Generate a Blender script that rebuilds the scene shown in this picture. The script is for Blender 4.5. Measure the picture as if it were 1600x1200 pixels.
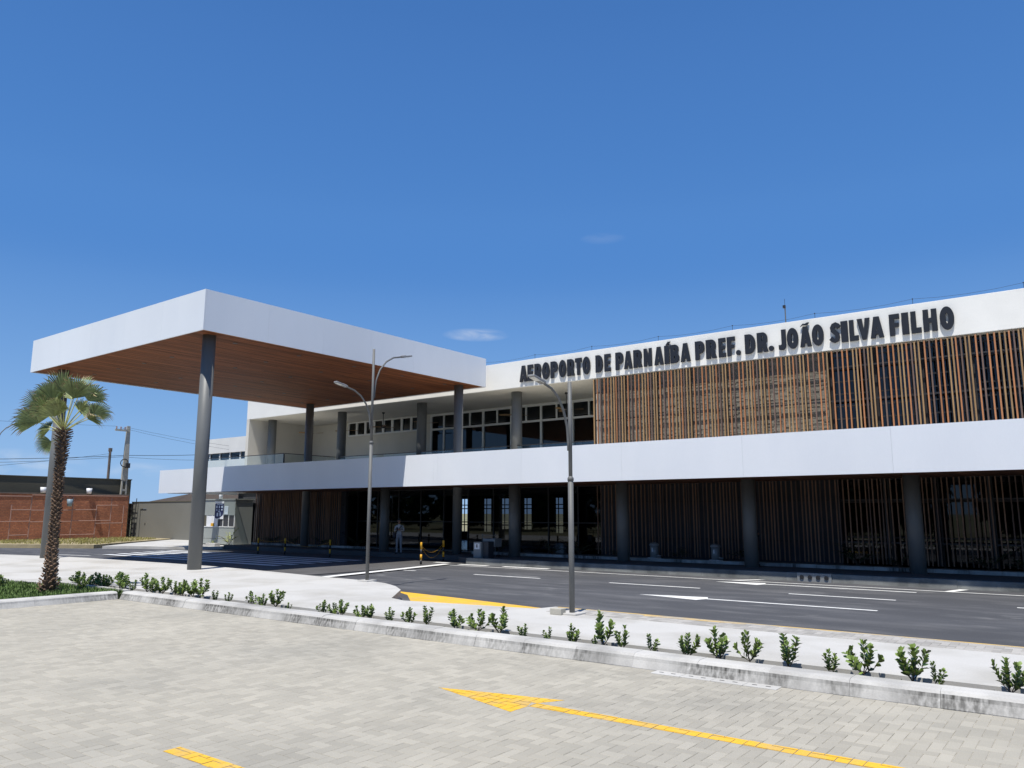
import bpy, bmesh, math, random
from mathutils import Vector, Matrix
R = math.radians
rnd = random.Random(7)
scene = bpy.context.scene
for o in list(bpy.data.objects):
    bpy.data.objects.remove(o)
COL = scene.collection

# ------------------------------------------------------------------ camera
YAW, PITCH, ROLL, FPX, EYE = -.645694, .165016, .00077, 1213.75, 2.1
cf = Vector((math.sin(YAW)*math.cos(PITCH), math.cos(YAW)*math.cos(PITCH), math.sin(PITCH)))
cr0 = Vector((math.cos(YAW), -math.sin(YAW), 0)); cu0 = cr0.cross(cf)
cr = cr0*math.cos(ROLL)+cu0*math.sin(ROLL); cu = cu0*math.cos(ROLL)-cr0*math.sin(ROLL)
cam = bpy.data.cameras.new('camera'); camo = bpy.data.objects.new('camera', cam); COL.objects.link(camo)
camo.matrix_world = Matrix(((cr.x, cu.x, -cf.x, 0), (cr.y, cu.y, -cf.y, 0), (cr.z, cu.z, -cf.z, EYE), (0, 0, 0, 1)))
cam.sensor_width = 36; cam.lens = 36*FPX/1600; cam.clip_end = 6000; cam.clip_start = .05
scene.camera = camo

# ------------------------------------------------------------------ light
SUN = Vector((.11, -.385, 1)).normalized()            # towards the sun
world = bpy.data.worlds.new('World'); scene.world = world; world.use_nodes = True
wn, wl = world.node_tree.nodes, world.node_tree.links
wn.clear()
wo = wn.new('ShaderNodeOutputWorld'); bg = wn.new('ShaderNodeBackground')
sky = wn.new('ShaderNodeTexSky'); sky.sky_type = 'NISHITA'; sky.sun_disc = False
sky.sun_elevation = math.asin(SUN.z); sky.sun_rotation = math.atan2(SUN.x, SUN.y)
sky.air_density = 1.0; sky.dust_density = 0.0; sky.ozone_density = 2.0; sky.altitude = 0
bg.inputs['Strength'].default_value = .10
hsv = wn.new('ShaderNodeHueSaturation'); hsv.inputs['Saturation'].default_value = 1.2; hsv.inputs['Value'].default_value = 1.45; hsv.inputs['Hue'].default_value = .503
wl.new(sky.outputs[0], hsv.inputs['Color'])
# a few wisps of cloud: noise limited to where the wisps stand in the sky
geo = wn.new('ShaderNodeNewGeometry')
tc0 = wn.new('ShaderNodeTexCoord'); sz = wn.new('ShaderNodeSeparateXYZ'); wl.new(tc0.outputs['Generated'], sz.inputs[0])
hz = wn.new('ShaderNodeValToRGB'); hz.color_ramp.interpolation = 'CARDINAL'           # clear tropical air: paler low down, the same all round
cr_ = hz.color_ramp
for p_, c_ in ((0, (.28, .47, .76)), (1, (.042, .145, .41)), (.115, (.205, .395, .72)), (.27, (.100, .262, .612)), (.38, (.076, .224, .565)), (.57, (.056, .175, .475))):
    e_ = cr_.elements.new(p_) if p_ not in (0, 1) else cr_.elements[-int(p_)]
    e_.position = p_; e_.color = (*c_, 1)
wl.new(sz.outputs[2], hz.inputs[0])
hs_ = wn.new('ShaderNodeVectorMath'); hs_.operation = 'SCALE'; hs_.inputs['Scale'].default_value = 9.6; wl.new(hz.outputs[0], hs_.inputs[0])
hm = wn.new('ShaderNodeMixRGB'); hm.inputs['Fac'].default_value = .96
wl.new(hsv.outputs['Color'], hm.inputs['Color1']); wl.new(hs_.outputs[0], hm.inputs['Color2'])
cur = hm.outputs[0]
def wisp(d, wide, tall, amount, scale):
    global cur
    d = Vector(d).normalized(); side = Vector((d.y, -d.x, 0)).normalized(); up = side.cross(d)
    def dot(v, k):
        n = wn.new('ShaderNodeVectorMath'); n.operation = 'DOT_PRODUCT'; n.inputs[1].default_value = v
        wl.new(tc.outputs['Generated'], n.inputs[0])
        q = wn.new('ShaderNodeMath'); q.operation = 'MULTIPLY'; q.inputs[1].default_value = 1/k
        wl.new(n.outputs['Value'], q.inputs[0])
        p = wn.new('ShaderNodeMath'); p.operation = 'POWER'; p.inputs[1].default_value = 2
        a = wn.new('ShaderNodeMath'); a.operation = 'ABSOLUTE'
        wl.new(q.outputs[0], a.inputs[0]); wl.new(a.outputs[0], p.inputs[0]); return p
    tc = wn.new('ShaderNodeTexCoord')
    a, b = dot(side, wide), dot(up, tall)
    s = wn.new('ShaderNodeMath'); s.operation = 'ADD'; wl.new(a.outputs[0], s.inputs[0]); wl.new(b.outputs[0], s.inputs[1])
    f = wn.new('ShaderNodeMapRange'); f.inputs[1].default_value = 1; f.inputs[2].default_value = 0
    wl.new(s.outputs[0], f.inputs[0])
    mp = wn.new('ShaderNodeMapping'); mp.inputs['Scale'].default_value = (1, 1, 3.2)
    wl.new(tc.outputs['Generated'], mp.inputs[0])
    nz = wn.new('ShaderNodeTexNoise'); nz.inputs['Scale'].default_value = scale; nz.inputs['Detail'].default_value = 6
    nz.inputs['Distortion'].default_value = .6
    wl.new(mp.outputs[0], nz.inputs['Vector'])
    r = wn.new('ShaderNodeMapRange'); r.inputs[1].default_value = .38; r.inputs[2].default_value = .8
    wl.new(nz.outputs[0], r.inputs[0])
    m = wn.new('ShaderNodeMath'); m.operation = 'MULTIPLY'; wl.new(f.outputs[0], m.inputs[0]); wl.new(r.outputs[0], m.inputs[1])
    m2 = wn.new('ShaderNodeMath'); m2.operation = 'MULTIPLY'; m2.inputs[1].default_value = amount; m2.use_clamp = True
    wl.new(m.outputs[0], m2.inputs[0])
    fr = wn.new('ShaderNodeVectorMath'); fr.operation = 'DOT_PRODUCT'; fr.inputs[1].default_value = d
    wl.new(tc.outputs['Generated'], fr.inputs[0])
    g = wn.new('ShaderNodeMath'); g.operation = 'GREATER_THAN'; g.inputs[1].default_value = .3; wl.new(fr.outputs['Value'], g.inputs[0])
    m3 = wn.new('ShaderNodeMath'); m3.operation = 'MULTIPLY'; wl.new(m2.outputs[0], m3.inputs[0]); wl.new(g.outputs[0], m3.inputs[1])
    mx = wn.new('ShaderNodeMixRGB'); mx.inputs['Color2'].default_value = (7.5, 7.8, 8.2, 1)
    wl.new(m3.outputs[0], mx.inputs['Fac']); wl.new(cur, mx.inputs['Color1']); cur = mx.outputs[0]
wisp((-.622, .75, .226), .045, .009, 0.7, 20)
wisp((-.470, .814, .341), .03, .008, .12, 24)
wisp((-.934, .353, .052), .07, .018, .55, 14)
wisp((-.887, .459, .049), .05, .010, .35, 18)
wl.new(cur, bg.inputs['Color']); wl.new(bg.outputs[0], wo.inputs[0])
sl = bpy.data.lights.new('sun', 'SUN'); sl.energy = 5.0; sl.angle = R(.53); sl.color = (1, .955, .875)
so = bpy.data.objects.new('sun', sl); COL.objects.link(so); so.rotation_euler = (-SUN).to_track_quat('-Z', 'Y').to_euler()
so.location = (0, 0, 60)
vs = scene.view_settings; vs.view_transform = 'Standard'; vs.look = 'None'; vs.gamma = 1; vs.use_curve_mapping = False; vs.exposure = .12
scene.cycles.max_bounces = 8; scene.cycles.diffuse_bounces = 2; scene.cycles.transparent_max_bounces = 12

# ------------------------------------------------------------------ materials
def mat(name, col, rough=.7, var=.12, scale=2.0, stretch=(1, 1, 1), bump=0, bscale=60, metal=0, spec=.5,
        rand=0, tint=False, fine=.06, fscale=45, stain=None, sscale=.6, samt=.5, coat=0):
    m = bpy.data.materials.new(name); m.use_nodes = True
    n, l = m.node_tree.nodes, m.node_tree.links
    b = n['Principled BSDF']; b.inputs['Roughness'].default_value = rough; b.inputs['Metallic'].default_value = metal
    b.inputs['Specular IOR Level'].default_value = spec; b.inputs['Coat Weight'].default_value = coat
    g = n.new('ShaderNodeNewGeometry')
    mp = n.new('ShaderNodeMapping'); mp.inputs['Scale'].default_value = stretch; l.new(g.outputs['Position'], mp.inputs[0])
    def noise(sc, det, vec):
        t = n.new('ShaderNodeTexNoise'); t.inputs['Scale'].default_value = sc; t.inputs['Detail'].default_value = det
        l.new(vec, t.inputs['Vector']); return t.outputs[0]
    def rng(src, lo, hi, a=.25, z=.75):
        t = n.new('ShaderNodeMapRange'); t.inputs[1].default_value = a; t.inputs[2].default_value = z
        t.inputs[3].default_value = lo; t.inputs[4].default_value = hi; l.new(src, t.inputs[0]); return t.outputs[0]
    def mul(a, c):
        t = n.new('ShaderNodeMath'); t.operation = 'MULTIPLY'; l.new(a, t.inputs[0]); l.new(c, t.inputs[1]); return t.outputs[0]
    f = mul(rng(noise(scale, 4, mp.outputs[0]), 1-var, 1+var), rng(noise(fscale, 3, mp.outputs[0]), 1-fine, 1+fine))
    if rand:
        oi = n.new('ShaderNodeObjectInfo'); f = mul(f, rng(oi.outputs['Random'], 1-rand, 1+rand, 0, 1))
    if tint:
        at = n.new('ShaderNodeAttribute'); at.attribute_name = 'tint'; f = mul(f, rng(at.outputs['Fac'], 1-tint, 1+tint, 0, 1))
    base = n.new('ShaderNodeRGB'); base.outputs[0].default_value = (*col, 1)
    src = base.outputs[0]
    if stain:
        ms = n.new('ShaderNodeMapping'); ms.inputs['Scale'].default_value = stretch; l.new(g.outputs['Position'], ms.inputs[0])
        fac = rng(noise(sscale, 7, ms.outputs[0]), 0, samt, .46, .68)
        mx = n.new('ShaderNodeMixRGB'); mx.inputs['Color2'].default_value = (*stain, 1); l.new(fac, mx.inputs['Fac']); l.new(src, mx.inputs['Color1']); src = mx.outputs[0]
    vm = n.new('ShaderNodeVectorMath'); vm.operation = 'SCALE'; l.new(src, vm.inputs[0]); l.new(f, vm.inputs['Scale'])
    l.new(vm.outputs[0], b.inputs['Base Color'])
    if bump:
        bn = n.new('ShaderNodeBump'); bn.inputs['Strength'].default_value = bump; bn.inputs['Distance'].default_value = .02
        l.new(noise(bscale, 5, mp.outputs[0]), bn.inputs['Height']); l.new(bn.outputs[0], b.inputs['Normal'])
    return m
def glass(name, tint=(.35, .4, .42), rough=.02, body=.05):
    """window glass: see-through tinted body with mirror reflections by fresnel"""
    m = bpy.data.materials.new(name); m.use_nodes = True
    n, l = m.node_tree.nodes, m.node_tree.links; n.clear()
    o = n.new('ShaderNodeOutputMaterial'); t = n.new('ShaderNodeBsdfTransparent'); t.inputs[0].default_value = (*tint, 1)
    gl = n.new('ShaderNodeBsdfGlossy'); gl.inputs['Roughness'].default_value = rough; gl.inputs[0].default_value = (.9, .95, 1, 1)
    lw = n.new('ShaderNodeLayerWeight'); lw.inputs[0].default_value = .5
    pw_ = n.new('ShaderNodeMath'); pw_.operation = 'POWER'; pw_.inputs[1].default_value = 4.5; l.new(lw.outputs['Facing'], pw_.inputs[0])
    fr = n.new('ShaderNodeMapRange'); fr.inputs[3].default_value = body; fr.inputs[4].default_value = .95; l.new(pw_.outputs[0], fr.inputs[0])
    mx = n.new('ShaderNodeMixShader'); l.new(fr.outputs[0], mx.inputs[0]); l.new(t.outputs[0], mx.inputs[1]); l.new(gl.outputs[0], mx.inputs[2])
    l.new(mx.outputs[0], o.inputs[0]); return m
M = {}
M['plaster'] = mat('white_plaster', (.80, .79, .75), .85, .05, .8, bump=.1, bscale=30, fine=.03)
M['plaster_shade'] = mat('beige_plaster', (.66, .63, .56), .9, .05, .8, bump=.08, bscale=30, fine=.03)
M['acm'] = mat('white_aluminium_panel', (.83, .85, .875), .34, .05, .25, (1, 1, .3), fine=.012, rand=.01, bump=.7, bscale=.8, stain=(.75, .775, .81), sscale=.5, samt=.7)
M['column'] = mat('dark_grey_paint', (.145, .150, .148), .5, .08, 1.2, fine=.04, bump=.03)
M['soffit'] = mat('stained_timber', (.215, .076, .030), .6, .3, 1.3, (6, .55, 6), bump=.15, bscale=14, rand=.34, fine=.12, spec=.2)
M['soffit2'] = mat('stained_timber_dark', (.16, .065, .034), .6, .3, 1.3, (6, .55, 6), bump=.15, bscale=14, tint=.35, fine=.12)
for k, c in dict(orange=(.37, .160, .066), tan=(.31, .19, .088), brown=(.145, .092, .070), umber=(.27, .155, .098)).items():
    M['slat_'+k] = mat('slat_timber_'+k, c, .62, .18, 2, (5, 5, .5), bump=.12, bscale=30, rand=.14, fine=.12)
M['dark_steel'] = mat('dark_steel', (.022, .022, .025), .5, .1, 2)
M['letter'] = mat('letter_black_metal', (.017, .018, .022), .42, .12, 3)
M['stone'] = mat('grey_split_stone', (.20, .185, .155), .9, .2, 1.2, bump=.5, bscale=26, tint=.2, fine=.2)
M['glass_dark'] = glass('dark_glass', (.16, .18, .2), body=.045)
M['glass_mid'] = glass('tinted_glass', (.14, .15, .17), body=.035)
M['glass_clear'] = glass('clear_glass', (.95, .985, .98), body=.04)
M['frame_white'] = mat('white_frame_paint', (.78, .78, .76), .5, .04)
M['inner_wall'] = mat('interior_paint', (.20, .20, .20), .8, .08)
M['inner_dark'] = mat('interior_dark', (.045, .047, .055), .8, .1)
M['inner_floor'] = mat('interior_floor', (.22, .21, .20), .25, .08)
M['asphalt'] = mat('asphalt', (.064, .066, .073), .88, .16, .5, (.3, 1, 1), bump=.35, bscale=120, fine=.22, fscale=60, stain=(.15, .15, .155), sscale=1.5, samt=.4)
M['crossing'] = mat('crossing_paving', (.078, .076, .076), .85, .12, .8, bump=.2, bscale=120, fine=.15, stain=(.13, .13, .135), sscale=.7, samt=.4)
M['concrete'] = mat('pale_concrete', (.51, .50, .475), .9, .06, .45, bump=.12, bscale=90, fine=.06, stain=(.385, .37, .335), sscale=.6, samt=.85)
M['kerb_dirty'] = mat('kerb_concrete', (.49, .48, .455), .9, .1, 1.2, bump=.15, bscale=70, fine=.08, rand=.08, stain=(.24, .235, .225), sscale=1.1, samt=.7)
M['kerb_far'] = mat('shade_darkened_kerb_concrete', (.20, .205, .195), .9, .2, 1.2, bump=.15, bscale=70, fine=.1, rand=.12, stain=(.07, .075, .075), sscale=1.4, samt=.8)  # forecourt kerb: deep shade put into the base colour, plus grime stains
M['paver'] = mat('concrete_paver', (.388, .362, .302), .92, .08, .6, bump=.25, bscale=140, fine=.12, fscale=110, rand=.10, stain=(.30, .285, .245), sscale=.42, samt=.6)
M['paver_field'] = mat('concrete_paver_field', (.388, .362, .302), .92, .08, .6, bump=.25, bscale=140, fine=.12, fscale=110, tint=.10, stain=(.30, .285, .245), sscale=.42, samt=.6)
M['paver_grey'] = mat('grey_paver_field', (.36, .345, .32), .92, .08, .8, bump=.2, bscale=140, fine=.1, fscale=110, tint=.2)
M['joint'] = mat('joint_sand', (.46, .43, .37), .95, .2, 1.2, fine=.25)
M['yellow'] = mat('yellow_road_paint', (.76, .44, .03), .8, .08, 2, bump=.25, bscale=140, fine=.12, fscale=70, stain=(.50, .36, .16), sscale=3.2, samt=.7)
M['yellow_worn'] = mat('worn_yellow_paint', (.62, .42, .14), .85, .1, 2, fine=.2, stain=(.42, .39, .33), sscale=1.6, samt=1)
M['white_paint'] = mat('white_road_paint', (.78, .78, .76), .8, .06, 2, fine=.08, stain=(.52, .52, .51), sscale=4, samt=.5)
M['stripe'] = mat('crossing_stripe_paint', (.62, .64, .66), .8, .1, 2, fine=.12)
M['verge_soil'] = mat('sandy_verge', (.36, .30, .18), .95, .25, 1.5, bump=.5, bscale=40, fine=.2)
M['soil'] = mat('dry_soil', (.15, .13, .105), .95, .3, 4, bump=.6, bscale=40, fine=.3)
M['grass_soil'] = mat('lawn_soil', (.075, .10, .03), .95, .3, 3, bump=.5, bscale=40, fine=.3)
M['grass'] = mat('grass_blade', (.10, .165, .035), .7, .3, 1.2, tint=.45)
M['dry_grass'] = mat('dry_grass_blade', (.27, .25, .08), .8, .3, .8, tint=.4)
M['field'] = mat('field_ground', (.22, .20, .11), .95, .3, .05, fine=.3, fscale=1.5, stain=(.09, .12, .04), sscale=.03, samt=.9)
M['leaf'] = mat('shrub_leaf', (.150, .215, .050), .42, .2, 8, tint=.5, spec=.5)
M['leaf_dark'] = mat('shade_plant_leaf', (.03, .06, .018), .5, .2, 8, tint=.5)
M['leaf_yellow'] = mat('croton_leaf', (.36, .40, .06), .45, .2, 8, tint=.4)
M['stem'] = mat('woody_stem', (.085, .065, .045), .85, .2, 10)
M['pot'] = mat('black_nursery_bag', (.03, .032, .036), .6, .2, 8)
M['palm_leaf'] = mat('palm_leaf', (.27, .315, .13), .5, .15, 6, tint=.5)
M['palm_tip'] = mat('palm_dry_tip', (.42, .33, .19), .8, .15, 6, tint=.3)
M['petiole'] = mat('palm_petiole', (.42, .42, .17), .5, .12, 6)
M['trunk'] = mat('palm_trunk', (.13, .085, .055), .95, .25, 6, bump=.5, bscale=40)
M['boot'] = mat('palm_leaf_base', (.165, .108, .072), .92, .3, 5, bump=.4, bscale=50, tint=.55)
M['galv'] = mat('galvanised_steel', (.135, .138, .135), .6, .1, 3, metal=.0, fine=.06)
M['lamp_head'] = mat('lamp_head_grey', (.27, .27, .27), .45, .08, 4)
M['lens'] = mat('lamp_lens', (.82, .82, .78), .2, .03)
M['pole_concrete'] = mat('pole_concrete', (.42, .40, .34), .9, .12, 3, fine=.1)
M['wood_pole'] = mat('weathered_pole', (.18, .14, .11), .9, .2, 4)
M['cable'] = mat('cable_black', (.02, .02, .022), .6, .1)
M['grey_wall'] = mat('grey_render_wall', (.175, .172, .150), .9, .08, .5, bump=.1, bscale=20, fine=.05)
M['olive_wall'] = mat('olive_render', (.105, .095, .065), .9, .12, .4, fine=.06)
M['brick_wall'] = mat('red_brick_base', (.28, .105, .055), .92, .25, .7, fine=.2, fscale=8)
M['rust_pipe'] = mat('rusty_scaffold_pipe', (.33, .20, .16), .7, .2, 6)
M['kiosk'] = mat('grey_kiosk_panel', (.33, .355, .335), .45, .05, 1, fine=.03)
M['navy'] = mat('navy_print', (.018, .028, .10), .5, .06)
M['white_print'] = mat('white_print', (.80, .81, .83), .5, .03)
M['icon'] = mat('pale_blue_print', (.52, .60, .72), .5, .03)
M['bollard_yellow'] = mat('bollard_yellow', (.78, .40, .02), .45, .06)
M['bollard_black'] = mat('bollard_black', (.02, .02, .022), .45, .06)
M['bin_grey'] = mat('bin_grey_metal', (.28, .29, .29), .4, .08, metal=.2)
M['bin_dark'] = mat('bin_dark_metal', (.04, .043, .05), .45, .08)
M['fan_wood'] = mat('fan_blade_wood', (.36, .22, .10), .5, .15, 8)
M['skin'] = mat('skin', (.24, .13, .085), .5, .06)
M['shirt'] = mat('pale_shirt_cloth', (.40, .385, .37), .9, .06, 6)
M['trousers'] = mat('grey_trouser_cloth', (.24, .245, .26), .9, .08, 6)
M['dark_cloth'] = mat('dark_cloth', (.03, .03, .038), .9, .1, 6)
M['shoe'] = mat('black_shoe', (.02, .02, .02), .5, .1)
M['hair'] = mat('black_hair', (.012, .010, .009), .6, .1)
M['bucket_blue'] = mat('blue_grey_bucket', (.20, .27, .32), .5, .08)
M['roof_dark'] = mat('dark_tile_roof', (.06, .045, .035), .9, .2, 6)
M['paper'] = mat('paper_sheet', (.70, .76, .80), .7, .04)
M['rock'] = mat('sandstone', (.42, .30, .20), .9, .2, 8)
# dark vertical water stains on the face of the kerb, each with a shape of its own
def streaks(m):
    n, l = m.node_tree.nodes, m.node_tree.links; b = n['Principled BSDF']
    src = b.inputs['Base Color'].links[0].from_socket
    g = n.new('ShaderNodeNewGeometry')
    def nz(st, sc, det, lo, hi):
        mp = n.new('ShaderNodeMapping'); mp.inputs['Scale'].default_value = st; l.new(g.outputs['Position'], mp.inputs[0])
        t = n.new('ShaderNodeTexNoise'); t.inputs['Scale'].default_value = sc; t.inputs['Detail'].default_value = det; l.new(mp.outputs[0], t.inputs['Vector'])
        r = n.new('ShaderNodeMapRange'); r.inputs[1].default_value = lo; r.inputs[2].default_value = hi; l.new(t.outputs[0], r.inputs[0]); return r.outputs[0]
    a = nz((1, 1, .05), 22, 6, .24, .62); c = nz((1, .3, .3), 1.05, 6, .42, .58)
    sx = n.new('ShaderNodeSeparateXYZ'); l.new(g.outputs['Normal'], sx.inputs[0])
    ab = n.new('ShaderNodeMapRange'); ab.inputs[1].default_value = .75; ab.inputs[2].default_value = .35; l.new(sx.outputs[2], ab.inputs[0])
    def mul(p, q):
        t = n.new('ShaderNodeMath'); t.operation = 'MULTIPLY'; l.new(p, t.inputs[0]); l.new(q, t.inputs[1]); return t.outputs[0]
    f = mul(mul(a, c), ab.outputs[0])
    k = n.new('ShaderNodeMath'); k.operation = 'MULTIPLY'; k.inputs[1].default_value = 1.0; k.use_clamp = True; l.new(f, k.inputs[0])
    mx = n.new('ShaderNodeMixRGB'); mx.inputs['Color2'].default_value = (.075, .073, .066, 1); l.new(k.outputs[0], mx.inputs['Fac']); l.new(src, mx.inputs['Color1'])
    l.new(mx.outputs[0], b.inputs['Base Color'])
streaks(M['kerb_dirty'])
def scuffs(m):
    n, l = m.node_tree.nodes, m.node_tree.links; b = n['Principled BSDF']
    src = b.inputs['Base Color'].links[0].from_socket; g = n.new('ShaderNodeNewGeometry')
    def nz(st, sc, det, lo, hi):
        mp = n.new('ShaderNodeMapping'); mp.inputs['Scale'].default_value = st; mp.inputs['Rotation'].default_value = (0, 0, .12); l.new(g.outputs['Position'], mp.inputs[0])
        t = n.new('ShaderNodeTexNoise'); t.inputs['Scale'].default_value = sc; t.inputs['Detail'].default_value = det; l.new(mp.outputs[0], t.inputs['Vector'])
        r = n.new('ShaderNodeMapRange'); r.inputs[1].default_value = lo; r.inputs[2].default_value = hi; l.new(t.outputs[0], r.inputs[0]); return r.outputs[0]
    a, c = nz((.35, 1, 1), 2.6, 8, .58, .74), nz((1, 1, 1), .28, 3, .42, .62)
    t = n.new('ShaderNodeMath'); t.operation = 'MULTIPLY'; l.new(a, t.inputs[0]); l.new(c, t.inputs[1])
    k = n.new('ShaderNodeMath'); k.operation = 'MULTIPLY'; k.inputs[1].default_value = .55; k.use_clamp = True; l.new(t.outputs[0], k.inputs[0])
    mx = n.new('ShaderNodeMixRGB'); mx.inputs['Color2'].default_value = (.34, .34, .33, 1); l.new(k.outputs[0], mx.inputs['Fac']); l.new(src, mx.inputs['Color1'])
    l.new(mx.outputs[0], b.inputs['Base Color'])
scuffs(M['asphalt'])
def bricks(m, c1, c2, mortar, sc):
    n, l = m.node_tree.nodes, m.node_tree.links; b = n['Principled BSDF']
    g = n.new('ShaderNodeNewGeometry'); sx = n.new('ShaderNodeSeparateXYZ'); l.new(g.outputs['Position'], sx.inputs[0])
    cb = n.new('ShaderNodeCombineXYZ'); l.new(sx.outputs[1], cb.inputs[0]); l.new(sx.outputs[2], cb.inputs[1])
    t = n.new('ShaderNodeTexBrick'); t.inputs['Color1'].default_value = (*c1, 1); t.inputs['Color2'].default_value = (*c2, 1); t.inputs['Mortar'].default_value = (*mortar, 1)
    t.inputs['Scale'].default_value = sc; t.inputs['Mortar Size'].default_value = .03; t.inputs['Brick Width'].default_value = .5; l.new(cb.outputs[0], t.inputs['Vector'])
    vm = b.inputs['Base Color'].links[0].from_node; l.new(t.outputs[0], vm.inputs[0])
bricks(M['brick_wall'], (.50, .19, .09), (.38, .135, .07), (.27, .14, .09), 2.2)

# ------------------------------------------------------------------ building blocks
W = {}
class MB:
    def __init__(s): s.v = []; s.f = []; s.t = []; s.mi = []; s.cm = 0
    def add(s, vs, fs, tint=None):
        o = len(s.v); s.v += [tuple(x) for x in vs]
        for f in fs: s.f.append(tuple(i+o for i in f)); s.mi.append(s.cm); s.t.append(.5 if tint is None else tint)
        return s
    def box(s, x0, x1, y0, y1, z0, z1, tint=None):
        return s.add([(x0, y0, z0), (x1, y0, z0), (x1, y1, z0), (x0, y1, z0), (x0, y0, z1), (x1, y0, z1), (x1, y1, z1), (x0, y1, z1)],
                     [(0, 3, 2, 1), (4, 5, 6, 7), (0, 1, 5, 4), (1, 2, 6, 5), (2, 3, 7, 6), (3, 0, 4, 7)], tint)
    def obox(s, c, ax, ay, az, tint=None):
        c, ax, ay, az = map(Vector, (c, ax, ay, az)); P = []
        for k in (-1, 1):
            for a, b in ((-1, -1), (1, -1), (1, 1), (-1, 1)): P.append(c+ax*a+ay*b+az*k)
        return s.add(P, [(0, 3, 2, 1), (4, 5, 6, 7), (0, 1, 5, 4), (1, 2, 6, 5), (2, 3, 7, 6), (3, 0, 4, 7)], tint)
    def prism(s, poly, z0, z1):
        n = len(poly)
        a = sum(poly[i][0]*poly[(i+1) % n][1]-poly[(i+1) % n][0]*poly[i][1] for i in range(n))
        if a < 0: poly = poly[::-1]
        return s.add([(x, y, z0) for x, y in poly]+[(x, y, z1) for x, y in poly],
                     [tuple(range(n-1, -1, -1)), tuple(range(n, 2*n))]+[(i, (i+1) % n, n+(i+1) % n, n+i) for i in range(n)])
    def tube(s, pts, r, n=8, caps=True, tint=None):
        pts = [Vector(p) for p in pts]; rs = r if isinstance(r, (list, tuple)) else [r]*len(pts)
        V = []; ref = None
        for i, p in enumerate(pts):
            d = (pts[min(i+1, len(pts)-1)]-pts[max(i-1, 0)]).normalized()
            if ref is None: ref = Vector((0, 0, 1)).cross(d) if abs(d.z) < .95 else Vector((1, 0, 0)).cross(d)
            a = (ref-d*ref.dot(d)).normalized(); b = d.cross(a); ref = a
            V += [p+a*math.cos(2*math.pi*k/n)*rs[i]+b*math.sin(2*math.pi*k/n)*rs[i] for k in range(n)]
        F = [(i*n+k, i*n+(k+1) % n, (i+1)*n+(k+1) % n, (i+1)*n+k) for i in range(len(pts)-1) for k in range(n)]
        if caps: F += [tuple(range(n-1, -1, -1)), tuple(range((len(pts)-1)*n, len(pts)*n))]
        return s.add(V, F, tint)
    def lathe(s, prof, c=(0, 0, 0), n=24):
        return s.tube([(c[0], c[1], c[2]+z) for r, z in prof], [max(r, 1e-4) for r, z in prof], n) if 0 else s._lathe(prof, c, n)
    def _lathe(s, prof, c, n):
        V = [(c[0]+r*math.cos(2*math.pi*k/n), c[1]+r*math.sin(2*math.pi*k/n), c[2]+z) for r, z in prof for k in range(n)]
        F = [(i*n+k, i*n+(k+1) % n, (i+1)*n+(k+1) % n, (i+1)*n+k) for i in range(len(prof)-1) for k in range(n)]
        F += [tuple(range(n-1, -1, -1)), tuple(range((len(prof)-1)*n, len(prof)*n))]
        return s.add(V, F)
    def mesh(s, name, m, smooth=False):
        me = bpy.data.meshes.new(name); me.from_pydata(s.v, [], s.f)
        for x in (m if isinstance(m, (list, tuple)) else [m]): me.materials.append(M[x])
        if any(s.mi): me.polygons.foreach_set('material_index', s.mi)
        if any(t != .5 for t in s.t):
            a = me.attributes.new('tint', 'FLOAT', 'FACE'); a.data.foreach_set('value', s.t)
        if smooth is True: me.polygons.foreach_set('use_smooth', [True]*len(s.f))
        elif smooth: me.polygons.foreach_set('use_smooth', [len(f) == 4 for f in s.f])
        me.update(); return me
    def build(s, name, m, parent=None, smooth=False, at=None, bevel=0, **k):
        o = bpy.data.objects.new(name, s.mesh(name, m, smooth)); return place(o, parent, at, bevel, **k)
def place(o, parent=None, at=None, bevel=0, **k):
    COL.objects.link(o)
    loc = Vector(at) if at is not None else Vector((0, 0, 0))
    if parent is not None: o.parent = parent; o.location = loc-W[parent.name]
    else: o.location = loc
    W[o.name] = loc
    if bevel:
        b = o.modifiers.new('bevel', 'BEVEL'); b.width = bevel; b.segments = 2; b.limit_method = 'ANGLE'
    for a, v in k.items():
        if v: o[a] = v
    return o
def inst(name, me, parent, at, rot=(0, 0, 0), scale=(1, 1, 1), **k):
    o = bpy.data.objects.new(name, me); place(o, parent, at, **k); o.rotation_euler = rot; o.scale = scale; return o
def thing(name, loc, label, category, group=None, rz=0):
    o = bpy.data.objects.new(name, None); o.empty_display_size = .3; place(o, None, loc)
    o.rotation_euler.z = rz; o['label'] = label; o['category'] = category
    if group: o['group'] = group
    return o
def tag(o, label, category, group=None):
    o['label'] = label; o['category'] = category
    if group: o['group'] = group
    return o
def project(p):
    d = Vector(p)-Vector((0, 0, EYE)); z = d.dot(cf)
    return (800+FPX*d.dot(cr)/z, 600-FPX*d.dot(cu)/z, z) if z > .1 else (-9e9, 0, -1)

# ------------------------------------------------------------------ ground
ROADZ = -.1
RS = (EYE-ROADZ)/EYE                                  # the road lies a step below the parking
g = MB(); g.add([(-3000, -3000, -.35), (3000, -3000, -.35), (3000, 3000, -.35), (-3000, 3000, -.35)], [(0, 1, 2, 3)])
g.build('ground', 'field', kind='structure')
g = MB(); g.prism([(-110, 12), (60, 12), (60, 27.4), (-45, 27.4), (-45, 40), (-110, 40)], -.3, ROADZ)
ROAD = g.build('road', 'asphalt', kind='structure')
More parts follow.
